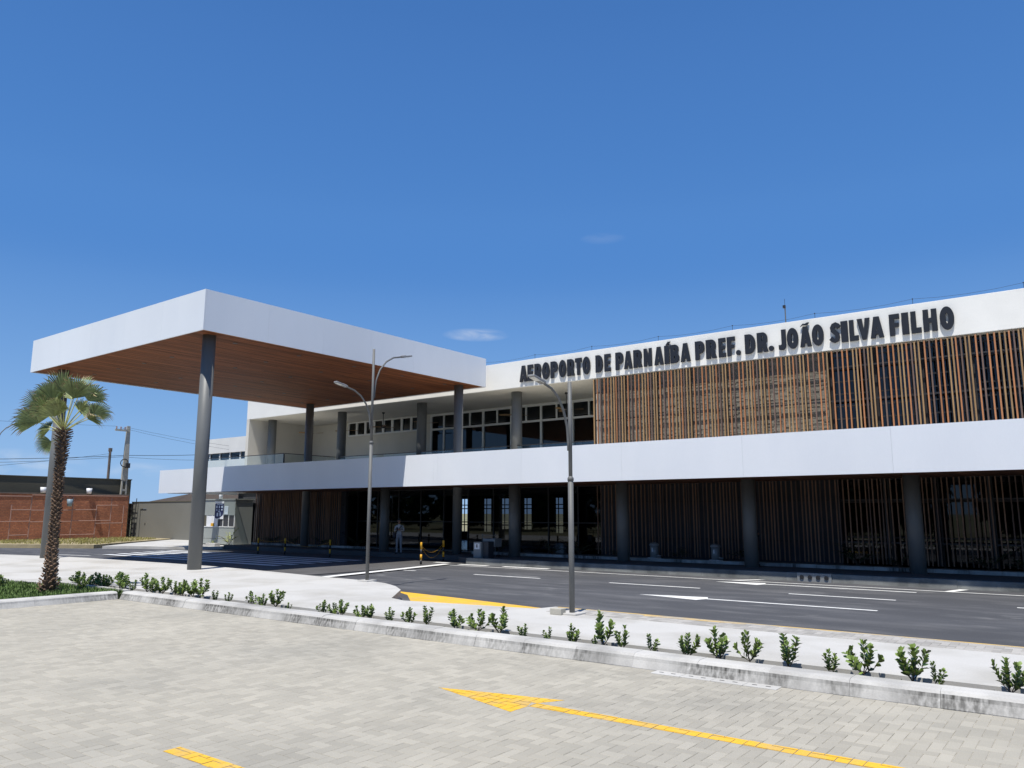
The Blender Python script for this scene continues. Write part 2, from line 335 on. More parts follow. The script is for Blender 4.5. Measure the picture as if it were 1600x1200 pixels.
# pavement between the parking and the road
edge = [(-9.5, 14.15), (-9.65, 13.62), (-12.9, 13.05), (-13.5, 13.25), (-13.9, 13.75), (-14.75, 14.8), (-15.6, 15.45), (-16.5, 15.92), (-17.4, 16.15), (-18.2, 16.22),
        (-20.5, 16.4), (-24, 16.8), (-27, 17.0), (-30, 16.95), (-36, 16.75), (-38.6, 16.5)]
near = [(60, 14.15)]+edge+[(-44, 15.2), (-60, 12.2), (-60, 5), (-26.2, 7.2), (-25.6, 9.75), (-24.2, 10.0), (-23.7, 10.35), (-23.7, 10.80), (60, 10.80)]
g = MB(); g.prism(near, -.25, .15)
PAVE = g.build('pavement', 'concrete', kind='structure')
# expansion joints in the pavement: slabs are separate pours
# parking bed
pk = MB(); pk.prism([(-19.75, -6), (40, -6), (40, 9.99), (-19.75, 9.99)], -.3, -.007)
PARK = pk.build('parking_lot', 'joint', kind='structure')
# planting strip and lawn bed soil
g = MB(); g.prism([(-23.68, 10.37), (-20.3, 10.37), (-20.3, 10.3), (60, 10.3), (60, 10.82), (-23.68, 10.82)], -.25, .03)
g.build('planting_strip', 'soil', kind='structure')
lawn = [(-20.0, 7.35), (-20.0, 10.3), (-20.3, 10.36), (-23.7, 10.36), (-24.2, 10.02), (-25.6, 9.77), (-26.2, 7.2)]
g = MB(); g.prism(lawn, -.25, .1)
g.build('lawn', 'grass_soil', kind='structure')
# dry verge by the road on the far side
g = MB(); g.prism([(-51.0, 24.0), (-56.9, 20.75), (-70, 15.0), (-110, 15), (-110, 45), (-58.5, 33.4), (-53.9, 27.6)], -.25, .13)
g.build('verge', 'verge_soil', kind='structure')
g = MB(); g.prism([(-50.2, 24.15), (-53.7, 27.7), (-58.3, 33.2), (-58.3, 36), (-43.5, 36), (-43.5, 28.2), (-45.8, 26.4), (-49.2, 25.2)], -.25, .06)
g.build('driveway', 'concrete', kind='structure')
# pavement in front of the terminal
g = MB(); g.prism([(60, 26.95), (-22.7, 26.95), (-23.4, 27.15), (-23.9, 27.6), (-24.2, 28.2), (-43.4, 28.2), (-43.4, 31), (60, 31)], -.25, .15)
g.build('forecourt', 'crossing', kind='structure')
g = MB(); g.prism([(-43.4, 25.4), (-43.4, 28.15), (-24.1, 28.15), (-23.7, 27.6), (-23.3, 27.15), (-22.75, 26.8), (-22.9, 16.6), (-27, 17.1), (-32, 17.05), (-38, 18.8)], -.2, ROADZ+.035)
g.build('crossing', 'crossing', kind='structure')
for k in range(6):
    y = 19.55+k*.86
    g = MB(); g.box(RS*(-42.2+.55*(5-k)*.6), RS*-26.6, RS*y, RS*(y+.42), ROADZ+.0365, ROADZ+.041)
    tag(g.build('crossing_stripe', 'stripe'), 'pale painted zebra stripe on the crossing, ' + ('first', 'second', 'third', 'fourth', 'fifth', 'sixth')[k] + ' counted from the canopy front', 'road marking', 'zebra stripes of the crossing')

# parking pavers: 90 degree herringbone of 10 x 20 cm concrete blocks
PU = .115
def herring(x0, x1, y0, y1):
    u = PU
    for i in range(int(x0/u)-2, int(x1/u)+2):
        for j in range(int(y0/u)-2, int(y1/u)+2):
            k = (i-j) % 4
            if k == 0: r = (i*u, (i+2)*u, j*u, (j+1)*u)
            elif k == 3: r = (i*u, (i+1)*u, j*u, (j+2)*u)
            else: continue
            r = (max(r[0], x0), min(r[1], x1), max(r[2], y0), min(r[3], y1))
            if r[1]-r[0] > .03 and r[3]-r[2] > .03: yield r
GAP, CH = .0022, .0045

def paver_faces(mb, w, h, cx, cy, z, tx, ty, tint=None, depth=.03):
    a, b = w/2-GAP, h/2-GAP
    P = []
    for (e, dz) in ((0, -depth), (0, -.004), (CH, 0)):
        for sx, sy in ((-1, -1), (1, -1), (1, 1), (-1, 1)):
            x, y = sx*(a-e), sy*(b-e); P.append((cx+x, cy+y, z+dz+tx*x+ty*y))
    F = [(8, 9, 10, 11)]+[(i+4*k, (i+1) % 4+4*k, (i+1) % 4+4*k+4, i+4*k+4) for k in range(2) for i in range(4)]
    mb.add(P, F, tint)
tiles = []
for r in herring(-19.7, 2.6, 2.4, 9.97):
    c = ((r[0]+r[1])/2, (r[2]+r[3])/2)
    px, py, d = project((c[0], c[1], 0))
    if d < 2: continue
    # seen from the photograph's place or from a few steps beside it
    if px < -500 or px > 2000 or py > 1500: continue
    ins = -10 < px < 1610 and py < 1210
    rw = random.Random(int(r[0]*1000)*7919+int(r[2]*1000))
    tiles.append((0 if ins else 1, d, r, rw.uniform(-.0012, .0016), rw.uniform(-.008, .008), rw.uniform(-.008, .008), rw.random()))
tiles.sort(key=lambda t: (t[0], t[1]))
meH = MB(); paver_faces(meH, 2*PU, PU, 0, 0, 0, 0, 0); meH = meH.mesh('paver', 'paver')
meV = MB(); paver_faces(meV, PU, 2*PU, 0, 0, 0, 0, 0); meV = meV.mesh('paver', 'paver')
field = MB(); nb = 0
for ins, d, r, z, tx, ty, tn in tiles:
    w, h = r[1]-r[0], r[3]-r[2]; c = ((r[0]+r[1])/2, (r[2]+r[3])/2)
    full = abs(w*h-2*PU*PU) < 1e-4
    if nb < 295 and full and not ins:
        inst('paver', meH if w > h else meV, PARK, (c[0], c[1], z), (ty, -tx, 0)); nb += 1
    else:
        paver_faces(field, w, h, c[0], c[1], z, tx, ty, tn)
field.build('paver_field', 'paver_field', PARK, kind='stuff')
g = MB(); 
for a in ((-19.7, 40, -6, 2.4), (2.6, 40, 2.4, 9.97)): g.box(a[0], a[1], a[2], a[3], -.006, -.003)
g.build('paved_remainder', 'joint', PARK, kind='stuff')
# painted marks lie on the pavers and break at the joints
def clip(poly, cv):
    out = poly
    n = len(cv)
    for i in range(n):
        (ax, ay), (bx, by) = cv[i], cv[(i+1) % n]; inp, out = out, []
        for k in range(len(inp)):
            p, q = inp[k], inp[(k+1) % len(inp)]
            sp = (bx-ax)*(p[1]-ay)-(by-ay)*(p[0]-ax); sq = (bx-ax)*(q[1]-ay)-(by-ay)*(q[0]-ax)
            if sp >= 0: out.append(p)
            if (sp >= 0) != (sq >= 0):
                t = sp/(sp-sq); out.append((p[0]+(q[0]-p[0])*t, p[1]+(q[1]-p[1])*t))
        if not out: return out
    return out
def paint(name, shapes, label, m='yellow'):
    mb = MB()
    for ins, d, r, z, tx, ty, tn in tiles:
        c = ((r[0]+r[1])/2, (r[2]+r[3])/2); e = .0035
        q = [(r[0]+e, r[2]+e), (r[1]-e, r[2]+e), (r[1]-e, r[3]-e), (r[0]+e, r[3]-e)]
        for cv in shapes:
            if max(p[0] for p in cv) < r[0] or min(p[0] for p in cv) > r[1] or max(p[1] for p in cv) < r[2] or min(p[1] for p in cv) > r[3]: continue
            p = clip(q, cv)
            if len(p) > 2: mb.add([(x, y, z+tx*(x-c[0])+ty*(y-c[1])+.0018) for x, y in p], [tuple(range(len(p)))], tn)
    o = mb.build(name, m); return tag(o, label, 'road marking')
paint('yellow_arrow', [[(-6.72, 7.43), (-5.16, 6.97), (-5.30, 7.32), (-5.30, 7.50)], [(-6.72, 7.43), (-5.30, 7.50), (-5.12, 7.80)], [(-5.30, 7.33), (2.5, 7.37), (2.5, 7.55), (-5.30, 7.50)]],
      'yellow painted arrow with long shaft on the grey paver parking')
paint('yellow_line', [[(-6.94, 4.02), (2.5, 4.02), (2.5, 4.19), (-6.94, 4.19)]], 'short yellow painted line on the pavers below the arrow')

# ------------------------------------------------------------------ kerbs
def kerb_profile(mb, length, axis, h=.18, w=.36, lean=.035, r=.05):
    prof = [(0, -.2), (0, .0), (lean, h-r), (lean+r*.13, h-r*.5), (lean+r*.5, h-r*.15), (lean+r*1.2, h), (w, h), (w, -.2)]
    n = len(prof); V = []
    for t in (-length/2+.0015, length/2-.0015):
        V += [(t, y, z) for y, z in prof]
    mb.add(V, [tuple(range(n)), tuple(range(2*n-1, n-1, -1))]+[(i, n+i, n+(i+1) % n, (i+1) % n) for i in range(n)])
    return mb
KS = kerb_profile(MB(), .95, 0, lean=.045, r=.085).mesh('kerb_stone', 'kerb_dirty')
kerb = bpy.data.objects.new('parking_kerb', None); place(kerb, None, (-19.7, 10, 0), kind='structure')
x = -19.7+.475
while x < 12:
    inst('kerb_stone', KS, kerb, (x, 10.0+rnd.uniform(-.004, .004), rnd.uniform(-.004, .004)), (0, 0, rnd.uniform(-.004, .004))); x += .95
# return along the lawn, facing +x, with its rounded end
for k in range(3):
    inst('kerb_stone', KS, kerb, (-19.7+rnd.uniform(-.003, .003), 10-.5-.95*k, 0), (0, 0, R(90)))
for k in range(4):
    a = R(90-11-22.5*k)
    inst('kerb_stone', KS, kerb, (-20.35+.65*math.cos(R(-11-22.5*k)), 7.15+.65*math.sin(R(-11-22.5*k)), 0), (0, 0, R(90-11-22.5*k)), (.27, 1, 1))
for k in range(8): inst('kerb_stone', KS, kerb, (-20.85-.95*k, 6.5, 0), (0, 0, 0))
# thin upstand round the lawn towards the pavement
g = MB()
pl = [(-20.02, 10.34), (-20.3, 10.42), (-23.7, 10.42), (-24.25, 10.05), (-25.7, 9.8)]
for a, b in zip(pl[:-1], pl[1:]):
    d = Vector((b[0]-a[0], b[1]-a[1], 0)); n = Vector((-d.y, d.x, 0)).normalized()*.06
    g.obox(((a[0]+b[0])/2, (a[1]+b[1])/2, .06), d/2, n, (0, 0, .11))
g.build('lawn_edging', 'concrete', kerb)
# far kerb by the forecourt, shade deepened by the dark colour of its stones
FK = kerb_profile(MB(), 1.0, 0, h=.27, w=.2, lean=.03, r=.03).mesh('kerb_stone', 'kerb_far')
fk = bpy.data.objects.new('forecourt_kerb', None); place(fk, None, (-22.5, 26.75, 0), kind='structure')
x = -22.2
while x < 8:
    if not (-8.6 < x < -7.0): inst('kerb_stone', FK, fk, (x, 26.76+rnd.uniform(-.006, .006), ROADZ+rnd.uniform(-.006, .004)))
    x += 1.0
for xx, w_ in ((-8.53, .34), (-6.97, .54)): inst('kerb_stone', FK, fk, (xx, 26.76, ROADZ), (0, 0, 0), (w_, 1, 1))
# drain outlet set into that kerb
do = thing('drain_outlet', (-7.8, 26.7, ROADZ), 'concrete kerb block with four round dark drain holes', 'drain')
g = MB(); g.box(-8.35, -7.25, 26.75, 26.95, -.2, .175); g.build('block', 'bin_grey', do, bevel=.01)
for k in range(4):
    g = MB(); g.tube([(-8.19+.26*k, 26.72, .04), (-8.19+.26*k, 26.8, .04)], .068, 14); g.build('pipe', 'bollard_black', do)
# drain channel cover next to the parking kerb
dc = thing('drain_cover', (-4.3, 9.85, 0), 'white slotted concrete drain cover along the parking kerb', 'drain cover')
for k in range(4):
    g = MB(); g.box(-5.05+.42*k+.006, -5.05+.42*(k+1), 9.76, 9.965, -.03, .012); g.build('cover_slab', 'concrete', dc, bevel=.006)
    for q in range(2):
        g = MB(); g.box(-5.05+.42*k+.09+.17*q, -5.05+.42*k+.15+.17*q, 9.85, 9.87, .0125, .0145); g.build('slot', 'bollard_black', dc)
# yellow strip along the road edge, worn
def mark(name, poly, label, m='white_paint', z=.004, cat='road marking', group=None, zt=.003):
    if z < .1: poly = [(x*RS, y*RS) for x, y in poly]; z += ROADZ
    g = MB(); g.prism(poly, z, z+zt); return tag(g.build(name, m), label, cat, group)
def sheet(name, poly, label, m, z, group=None):
    g = MB(); g.add([(x, y, z) for x, y in poly], [tuple(range(len(poly)))]); return tag(g.build(name, m), label, 'road marking', group)
mark('yellow_edge_line', [(-9.4, 14.07), (20, 14.07), (20, 14.135), (-9.4, 14.135)], 'thin worn yellow line along the road edge of the pavement', 'yellow_worn', .1515)
mark('yellow_hatching', [(-15.7, 15.55), (-13.2, 15.25), (-10.1, 14.75), (-9.85, 13.65), (-12.8, 13.05), (-13.5, 13.9), (-14.7, 15.0)], 'wide yellow painted wedge on the asphalt beside the rounded pavement end', 'yellow', .004)
mark('yellow_patch', [(-7.3, 13.86), (-5.3, 13.9), (-5.3, 13.98), (-7.3, 13.97)], 'worn yellow paint patch on the grey pavers beyond the shorter lamp', 'yellow_worn', .1595, zt=.001)
# grey paver band by the road
band = MB()
for r in herring(-9.2, 3.0, 13.35, 14.0):
    rw = random.Random(int(r[0]*1000)*31+int(r[2]*1000))
    paver_faces(band, r[1]-r[0], r[3]-r[2], (r[0]+r[1])/2, (r[2]+r[3])/2, .157+rw.uniform(-.001, .001), 0, 0, rw.random(), depth=.008)
band.build('paver_band', 'paver_grey', PAVE, kind='stuff')
# white road markings
WG = 'white dashes between the lanes'
for i, (a, b) in enumerate(((-23.3, -20.55), (-17.75, -14.95), (-12.36, -9.41), (-6.91, -4.31), (-1.8, 1.0))):
    mark('lane_dash', [(a, 21.32), (b, 21.32), (b, 21.43), (a, 21.43)], ('white lane dash on the asphalt beside the crossing line', 'white lane dash on the asphalt between the two lamp posts', 'white lane dash on the asphalt just past the near lamp post',
         'white lane dash on the asphalt behind the shaft of the white arrow', 'white lane dash on the asphalt cut off by the picture edge')[i], group=WG)
def arrow(y, x0, xh, x1, label):
    mark('white_arrow', [(x0, y), (xh, y-.38), (xh+.12, y-.06), (x1, y-.06), (x1, y+.06), (xh+.12, y+.06), (xh, y+.36)], label, group='white arrows on the road')
arrow(18.85, -9.99, -8.25, -4.19, 'long white road arrow on the lane next to the pavement')
arrow(23.78, -9.93, -8.5, -4.27, 'long white road arrow on the lane next to the terminal kerb')
mark('edge_line', [(-22.0, 24.55), (20, 24.40), (20, 24.50), (-22.0, 24.65)], 'long white edge line on the asphalt along the terminal kerb')
mark('bay_mark', [(-3.72, 24.6), (-3.5, 24.6), (-3.25, 25.5), (-3.48, 25.5)], 'short white cross line joining the edge line to the kerb beside the front column', group='white bay marks at the kerb')
mark('bay_mark', [(-9.75, 24.62), (-9.5, 24.62), (-8.9, 25.3), (-9.15, 25.3)], 'short white cross line joining the edge line to the kerb behind the arrow head', group='white bay marks at the kerb')
mark('stop_line', [(-20.35, 16.55), (-20.75, 16.55), (-22.1, 24.6), (-21.7, 24.6)], 'bold white line across the road at the edge of the crossing', z=.04)
for k, (a, b) in enumerate(((-23.1, -22.3), (-22.0, -20.2), (-19.4, -17.2))):
    mark('kerb_mark', [(a, 25.05), (b, 25.05), (b, 25.33), (a, 25.33)], ('white painted block at the foot of the first chained bollard', 'white painted block on the asphalt below the litter bin', 'white painted block on the asphalt between bin and column')[k], z=.041 if k == 0 else .004, group='white painted blocks along the kerb')
for i, (x, y, dx, dy) in enumerate(((-43.2, 18.3, 2.6, .6), (-37.6, 17.95, 2.3, .15), (-34.0, 17.75, 1.1, .05))):
    mark('lane_dash', [(x, y), (x+dx, y+dy), (x+dx, y+dy+.14), (x, y+.14)], ('white lane dash on the road bend seen beside the palm trunk', 'white lane dash between the palm and the utility pole', 'short white lane dash near the canopy corner column')[i], group=WG)

# ------------------------------------------------------------------ terminal building
T = thing('terminal_building', (-20, 32, 0), 'long two storey white airport terminal with timber slat screens and dark round columns', 'building')
XR = 14
# ground slab, intermediate slab, walls, roof
g = MB()
g.box(-46.6, XR, 31.0, 50, -.2, .15)
g.box(-43.9, XR, 26.1, 50, 3.42, 4.45)
g.box(-46.6, -43.9, 31.0, 50, 3.42, 4.45)
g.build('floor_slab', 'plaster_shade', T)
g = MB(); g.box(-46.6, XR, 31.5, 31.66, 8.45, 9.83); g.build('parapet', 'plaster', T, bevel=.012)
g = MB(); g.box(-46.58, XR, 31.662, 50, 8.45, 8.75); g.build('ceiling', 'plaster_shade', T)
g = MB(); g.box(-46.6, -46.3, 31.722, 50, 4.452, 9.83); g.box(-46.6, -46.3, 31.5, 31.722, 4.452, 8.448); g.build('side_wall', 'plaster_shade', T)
g = MB()
g.box(-46.3, -42.45, 37, 37.2, 4.452, 8.45)          # terrace back wall around the high windows
g.box(-42.45, -35.35, 37, 37.2, 4.452, 7.45)
g.box(-35.35, -34.5, 37, 37.2, 4.452, 8.45)
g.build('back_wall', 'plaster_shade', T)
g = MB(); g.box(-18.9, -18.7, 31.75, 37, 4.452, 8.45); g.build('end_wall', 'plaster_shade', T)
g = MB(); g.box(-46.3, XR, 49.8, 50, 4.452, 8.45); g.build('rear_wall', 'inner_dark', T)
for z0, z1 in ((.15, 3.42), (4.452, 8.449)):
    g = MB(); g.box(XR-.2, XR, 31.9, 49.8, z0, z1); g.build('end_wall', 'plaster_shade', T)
g = MB(); g.box(-46.3, -18.9, 37.25, 49.8, 4.455, 4.47); g.build('floor', 'inner_floor', T)
# parapet plaster is worn by nothing; the white aluminium band in front of the upper floor
def panel(mb, x0, x1, y0, y1, z0, z1): mb.box(x0, x1, y0, y1, z0, z1)
xs = [-46.5, -43.9]+[-43.9+4.08*k for k in range(1, 5)]+[-23.55, -23.33]+[-23.33+4.6*k for k in range(1, 9)]
for a, b in zip(xs[:-1], xs[1:]):
    g = MB(); g.box(a+.002, b-.002, 25.5, 25.56, 3.3, 4.70); g.build('fascia_panel', 'acm', T)
g = MB()
g.box(-46.5, XR, 25.562, 26.1, 3.42, 4.698)
g.box(-46.5, -46.44, 26.1, 31.0, 3.3, 4.7); g.box(-46.44, -45.9, 26.1, 31, 3.42, 4.698)
g.build('fascia_core', 'acm', T)
# timber soffit under the band
sf = MB(); k = 0; x = -46.45
while x < XR:
    y1 = 26.1 if x < -43.95 else 30.98
    sf.box(x+.003, x+.147, 25.563, y1, 3.372+rnd.uniform(0, .004), 3.40, rnd.random()); x += .15
sf.build('soffit_planks', 'soffit2', T, kind='stuff')
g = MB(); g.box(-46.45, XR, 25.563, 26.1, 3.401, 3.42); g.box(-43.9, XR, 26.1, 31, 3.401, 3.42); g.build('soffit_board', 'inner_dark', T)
# columns
def column(x, y, r, z0, z1, parent, name='column'):
    g = MB(); g.lathe([(r, z0), (r, z1)], (x, y, 0), 32); return g.build(name, 'column', parent, smooth='sides')
for x in (-30.25, -21.75, -16.1, -10.7, -5.1, .5, 6.1): column(x, 29.05, .255, .1, 3.41, T)
for x in (-45.35, -38.15, -31.2, -24.32): column(x, 32.7, .285, 4.452, 8.449, T)
# ground floor: lobby behind dark glass
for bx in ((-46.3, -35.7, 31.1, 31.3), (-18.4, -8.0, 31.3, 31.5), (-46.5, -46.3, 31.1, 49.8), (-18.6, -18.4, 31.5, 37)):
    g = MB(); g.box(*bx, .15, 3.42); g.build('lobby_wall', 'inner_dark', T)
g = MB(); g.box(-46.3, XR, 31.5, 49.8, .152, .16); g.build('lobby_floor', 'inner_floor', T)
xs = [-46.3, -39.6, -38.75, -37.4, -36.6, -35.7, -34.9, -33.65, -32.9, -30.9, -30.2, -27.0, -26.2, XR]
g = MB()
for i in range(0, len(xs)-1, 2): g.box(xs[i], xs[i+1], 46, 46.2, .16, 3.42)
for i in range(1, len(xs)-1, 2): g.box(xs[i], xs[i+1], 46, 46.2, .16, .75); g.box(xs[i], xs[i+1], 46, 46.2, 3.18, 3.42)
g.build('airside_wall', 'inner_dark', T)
for i in range(1, len(xs)-1, 2):
    f = MB(); a, b = xs[i], xs[i+1]
    for z in (1.25, 2.45, 2.72): f.box(a, b, 45.95, 46.0, z-.035, z+.035)
    f.box((a+b)/2-.03, (a+b)/2+.03, 45.95, 46.0, .75, 3.18)
    f.build('window_frame', 'bollard_black', T)
# glazed front of the lobby
GX = [-35.6+1.72*k for k in range(11)]
for a, b in zip(GX[:-1], GX[1:]):
    if a < -27.2 < b:                                   # doorway
        continue
    for z0, z1 in ((.2, 1.62), (1.68, 3.36)):
        g = MB(); g.add([(a+.03, 32.0, z0), (b-.03, 32.0, z0), (b-.03, 32.0, z1), (a+.03, 32.0, z1)], [(0, 1, 2, 3)]); g.build('pane', 'glass_mid', T)
for x in GX:
    g = MB(); g.box(x-.03, x+.03, 31.95, 32.05, .15, 3.41); g.build('mullion', 'bollard_black', T)
g = MB()
for z in (.175, 1.65, 3.385): g.box(-35.57, -18.43, 31.97, 32.03, z-.024, z+.024)
g.build('transom', 'bollard_black', T)
# dark glass behind the slats, right of the solid stretch
for k in range(8):
    a = -8.0+1.65*k
    for z0, z1 in ((.2, 1.2), (1.26, 2.5), (2.56, 3.36)):
        g = MB(); g.add([(a+.03, 31.7, z0), (a+1.62, 31.7, z0), (a+1.62, 31.7, z1), (a+.03, 31.7, z1)], [(0, 1, 2, 3)]); g.build('pane', 'glass_mid', T)
    g = MB(); g.box(a-.03, a+.03, 31.66, 31.74, .15, 3.41); g.build('mullion', 'bollard_black', T)
g = MB()
for z in (.175, 1.23, 2.53, 3.385): g.box(-7.97, 5.2, 31.67, 31.73, z-.024, z+.024)
g.build('transom', 'bollard_black', T)
# things in the rooms that show through the glass: counters and seats
g = MB(); g.box(-7, -1.5, 35.5, 36.1, .16, 1.15); g.box(-31, -28.5, 40, 40.7, .16, 1.1); g.box(-25, -22, 42, 42.6, .16, 1.1); g.build('counter', 'inner_wall', T)
g = MB(); g.box(-8.2, XR, 38.5, 38.7, .16, 3.42); g.build('room_wall', 'inner_wall', T)
# upper windows of the terrace
for k in range(8):
    a = -42.4+.885*k
    f = MB(); f.box(a, a+.875, 36.93, 37.07, 7.452, 7.55); f.box(a, a+.875, 36.93, 37.07, 8.36, 8.449); f.box(a, a+.09, 36.93, 37.07, 7.551, 8.359); f.box(a+.785, a+.875, 36.93, 37.07, 7.551, 8.359)
    w = f.build('window', 'frame_white', T)
    g = MB(); g.add([(a+.09, 37.0, 7.55), (a+.785, 37.0, 7.55), (a+.785, 37.0, 8.36), (a+.09, 37.0, 8.36)], [(0, 1, 2, 3)]); g.build('pane', 'glass_dark', w)
for k in range(8):
    a = -34.45+2.17*k; b = a+2.17
    if b > -18.6: b = -18.9
    f = MB()
    f.box(a, a+.12, 36.9, 37.08, 4.452, 8.449)
    for z0, z1 in ((4.452, 4.6), (5.45, 5.60), (7.38, 7.50), (8.30, 8.449)): f.box(a+.12, b, 36.91, 37.07, z0, z1)
    m = (a+b)/2+.06
    f.box(m-.045, m+.045, 36.92, 37.06, 7.50, 8.30)
    if k == 0: f.box(m-.045, m+.045, 36.92, 37.06, 5.60, 7.38)
    f.box(m-.03, m+.03, 36.92, 37.06, 4.6, 5.45)
    w = f.build('window', 'frame_white', T)
    for (x0, x1, z0, z1) in ((a+.12, m-.045, 7.5, 8.3), (m+.045, b, 7.5, 8.3), (a+.12, m, 5.6, 7.38), (m, b, 5.6, 7.38), (a+.12, m-.03, 4.6, 5.45), (m+.03, b, 4.6, 5.45)):
        g = MB(); g.add([(x0, 36.99, z0), (x1, 36.99, z0), (x1, 36.99, z1), (x0, 36.99, z1)], [(0, 1, 2, 3)]); g.build('pane', 'glass_dark', w)
# room behind these windows
g = MB(); g.box(-46.3, -18.9, 43.0, 43.2, 4.47, 8.45)
g.build('room_wall', 'inner_wall', T)
for k in range(9):
    g = MB(); x = -32.6+1.35*k; g.box(x, x+rnd.uniform(.5, .8), 38.2, 38.3, 4.47, rnd.uniform(5.75, 6.2)); g.build('screen_board', 'frame_white', T)
# stone wall behind the upper slats: courses of split stone
st = MB(); z = 4.6; row = 0
while z < 8.44:
    h = rnd.choice((.05, .06, .07)); x = -18.7-rnd.random()*.3
    while x < -8.3:
        w = rnd.uniform(.18, .5); d = rnd.uniform(0, .035)
        st.box(max(x, -18.7), min(x+w, -8.3)-.006, 31.80-d, 31.86, z, min(z+h, 8.449)-.006, rnd.random()); x += w
    z += h
st.build('stone_cladding', 'stone', T, kind='stuff')
g = MB(); g.box(-18.7, -8.25, 31.862, 32.1, 4.452, 8.449); g.build('stone_wall', 'inner_dark', T)
# upper glass wall with a fine grid
for k in range(9):
    a = -8.2+1.63*k
    f = MB(); f.box(a, a+.09, 31.9, 32.0, 4.452, 8.449)
    for q in range(8): f.box(a+.09, a+1.63, 31.92, 31.98, 4.75+q*.49, 4.80+q*.49)
    for q in (1, 2, 3): f.box(a+.09+q*.39, a+.12+q*.39, 31.925, 31.975, 4.453, 8.448)
    w = f.build('window', 'dark_steel', T)
    g = MB(); g.add([(a+.09, 31.95, 4.46), (a+1.63, 31.95, 4.46), (a+1.63, 31.95, 8.44), (a+.09, 31.95, 8.44)], [(0, 1, 2, 3)]); g.build('pane', 'glass_dark', w)
g = MB(); g.box(-8.2, XR, 35.5, 35.7, 4.46, 8.44); g.build('room_wall', 'inner_wall', T)
# slat screens
pat = [(.02, 'tan'), (.135, 'orange'), (.245, 'brown'), (.375, 'orange'), (.485, 'orange'), (.60, 'tan'), (.685, 'tan'), (.765, 'orange'), (.855, 'brown'), (.94, 'tan')]
SL = {}
def slat_mesh(kind, h, w, d):
    k = (kind, round(h, 2), w)
    if k not in SL:
        g = MB(); g.box(-w/2, w/2, -d/2, d/2, 0, h); SL[k] = g.mesh('slat', 'slat_'+kind)
    return SL[k]
def screen(x0, x1, y, z0, z1, w, d, pw, posts, seed, n_rails, mix=None):
    r = random.Random(seed)
    S = bpy.data.objects.new('slat_screen', None); place(S, T, (x0, y, z0))
    x = x0
    f = MB()
    while x < x1-.02:
        if posts: f.box(x-.045, x+.045, y+.05, y+.14, z0, z1)
        for fr, c in pat:
            xx = x+fr*pw+r.uniform(-.015, .015)
            if xx > x1: break
            if mix: c = 'umber' if r.random() < .8 else 'brown'
            inst('slat', slat_mesh(c, z1-z0, w, d), S, (xx, y+r.uniform(-.004, .004), z0), (0, 0, r.uniform(-.05, .05)))
        x += pw
    for q in range(n_rails):
        zz = z0+(z1-z0)*(q+.5)/n_rails; f.box(x0, x1, y+.055, y+.1, zz-.03, zz+.03)
    f.build('rail_frame', 'dark_steel', S)
    return S
screen(-18.9, -8.3, 31.53, 4.47, 8.40, .048, .05, 1.63, True, 3, 3)
screen(-8.3+.1, 0.0, 31.53, 4.47, 8.40, .051, .05, 1.63, True, 4, 3)
screen(-18.4, -8.0, 30.85, .3, 3.36, .04, .05, 1.63, False, 5, 2, .7)
screen(-7.95, 0.0, 30.85, .3, 3.36, .04, .05, 1.63, True, 6, 2, .7)
screen(-44.1, -35.7, 30.85, .2, 3.36, .042, .05, 1.5, False, 8, 2, .55)
g = MB()
x = .1
while x < XR:
    g.box(x, x+.07, 31.5, 31.555, 4.47, 8.40, rnd.random()); g.box(x, x+.06, 30.83, 30.88, .3, 3.36, rnd.random()); x += .17
g.build('slat_row', 'slat_orange', T, kind='stuff')
# low planter in front of the ground floor
PL = bpy.data.objects.new('planter', None); place(PL, T, (-10, 30, 0))
pk = MB(); pk.box(-.475, .475, 0, .12, .1, .27); pk = pk.mesh('kerb_stone', 'kerb_dirty')
x = -24.4
while x < 8:
    inst('kerb_stone', pk, PL, (x, 29.75+rnd.uniform(-.004, .004), rnd.uniform(-.004, .004))); x += .96
x = -43.0
while x < -33:
    inst('kerb_stone', pk, PL, (x, 30.2, rnd.uniform(-.004, .004))); x += .96
g = MB(); g.box(-24.9, 8, 29.88, 31.0, .12, .24); g.box(-43.4, -33.4, 30.33, 31.0, .12, .24); g.build('soil', 'soil', PL)

# glass balustrade of the terrace
BL = bpy.data.objects.new('balustrade', None); place(BL, T, (-38.4, 28.6, 4.45))
runs = [((-46.4, 28.6), (-38.4, 28.6)), ((-38.4, 28.65), (-38.4, 32.45)), ((-38.4, 32.5), (-18.95, 32.5))]
for (a, b) in runs:
    n = max(1, round(math.hypot(b[0]-a[0], b[1]-a[1])/1.6))
    for k in range(n):
        p = Vector((a[0]+(b[0]-a[0])*k/n, a[1]+(b[1]-a[1])*k/n, 0)); q = Vector((a[0]+(b[0]-a[0])*(k+1)/n, a[1]+(b[1]-a[1])*(k+1)/n, 0)); d = (q-p).normalized()
        p += d*.01; q -= d*.01
        g = MB(); nn = Vector((-d.y, d.x, 0))*.006
        g.obox((p+q)/2+Vector((0, 0, 5.0)), (q-p)/2, nn, (0, 0, .56)); g.build('glass_panel', 'glass_clear', BL)
    g = MB(); g.obox(((a[0]+b[0])/2, (a[1]+b[1])/2, 5.585), Vector((b[0]-a[0], b[1]-a[1], 0))/2, Vector((-(b[1]-a[1]), b[0]-a[0], 0)).normalized()*.02, (0, 0, .02)); g.build('handrail', 'dark_steel', BL)
g = MB(); g.box(-38.43, -38.37, 28.57, 28.63, 4.45, 5.56); g.build('post', 'dark_steel', BL)

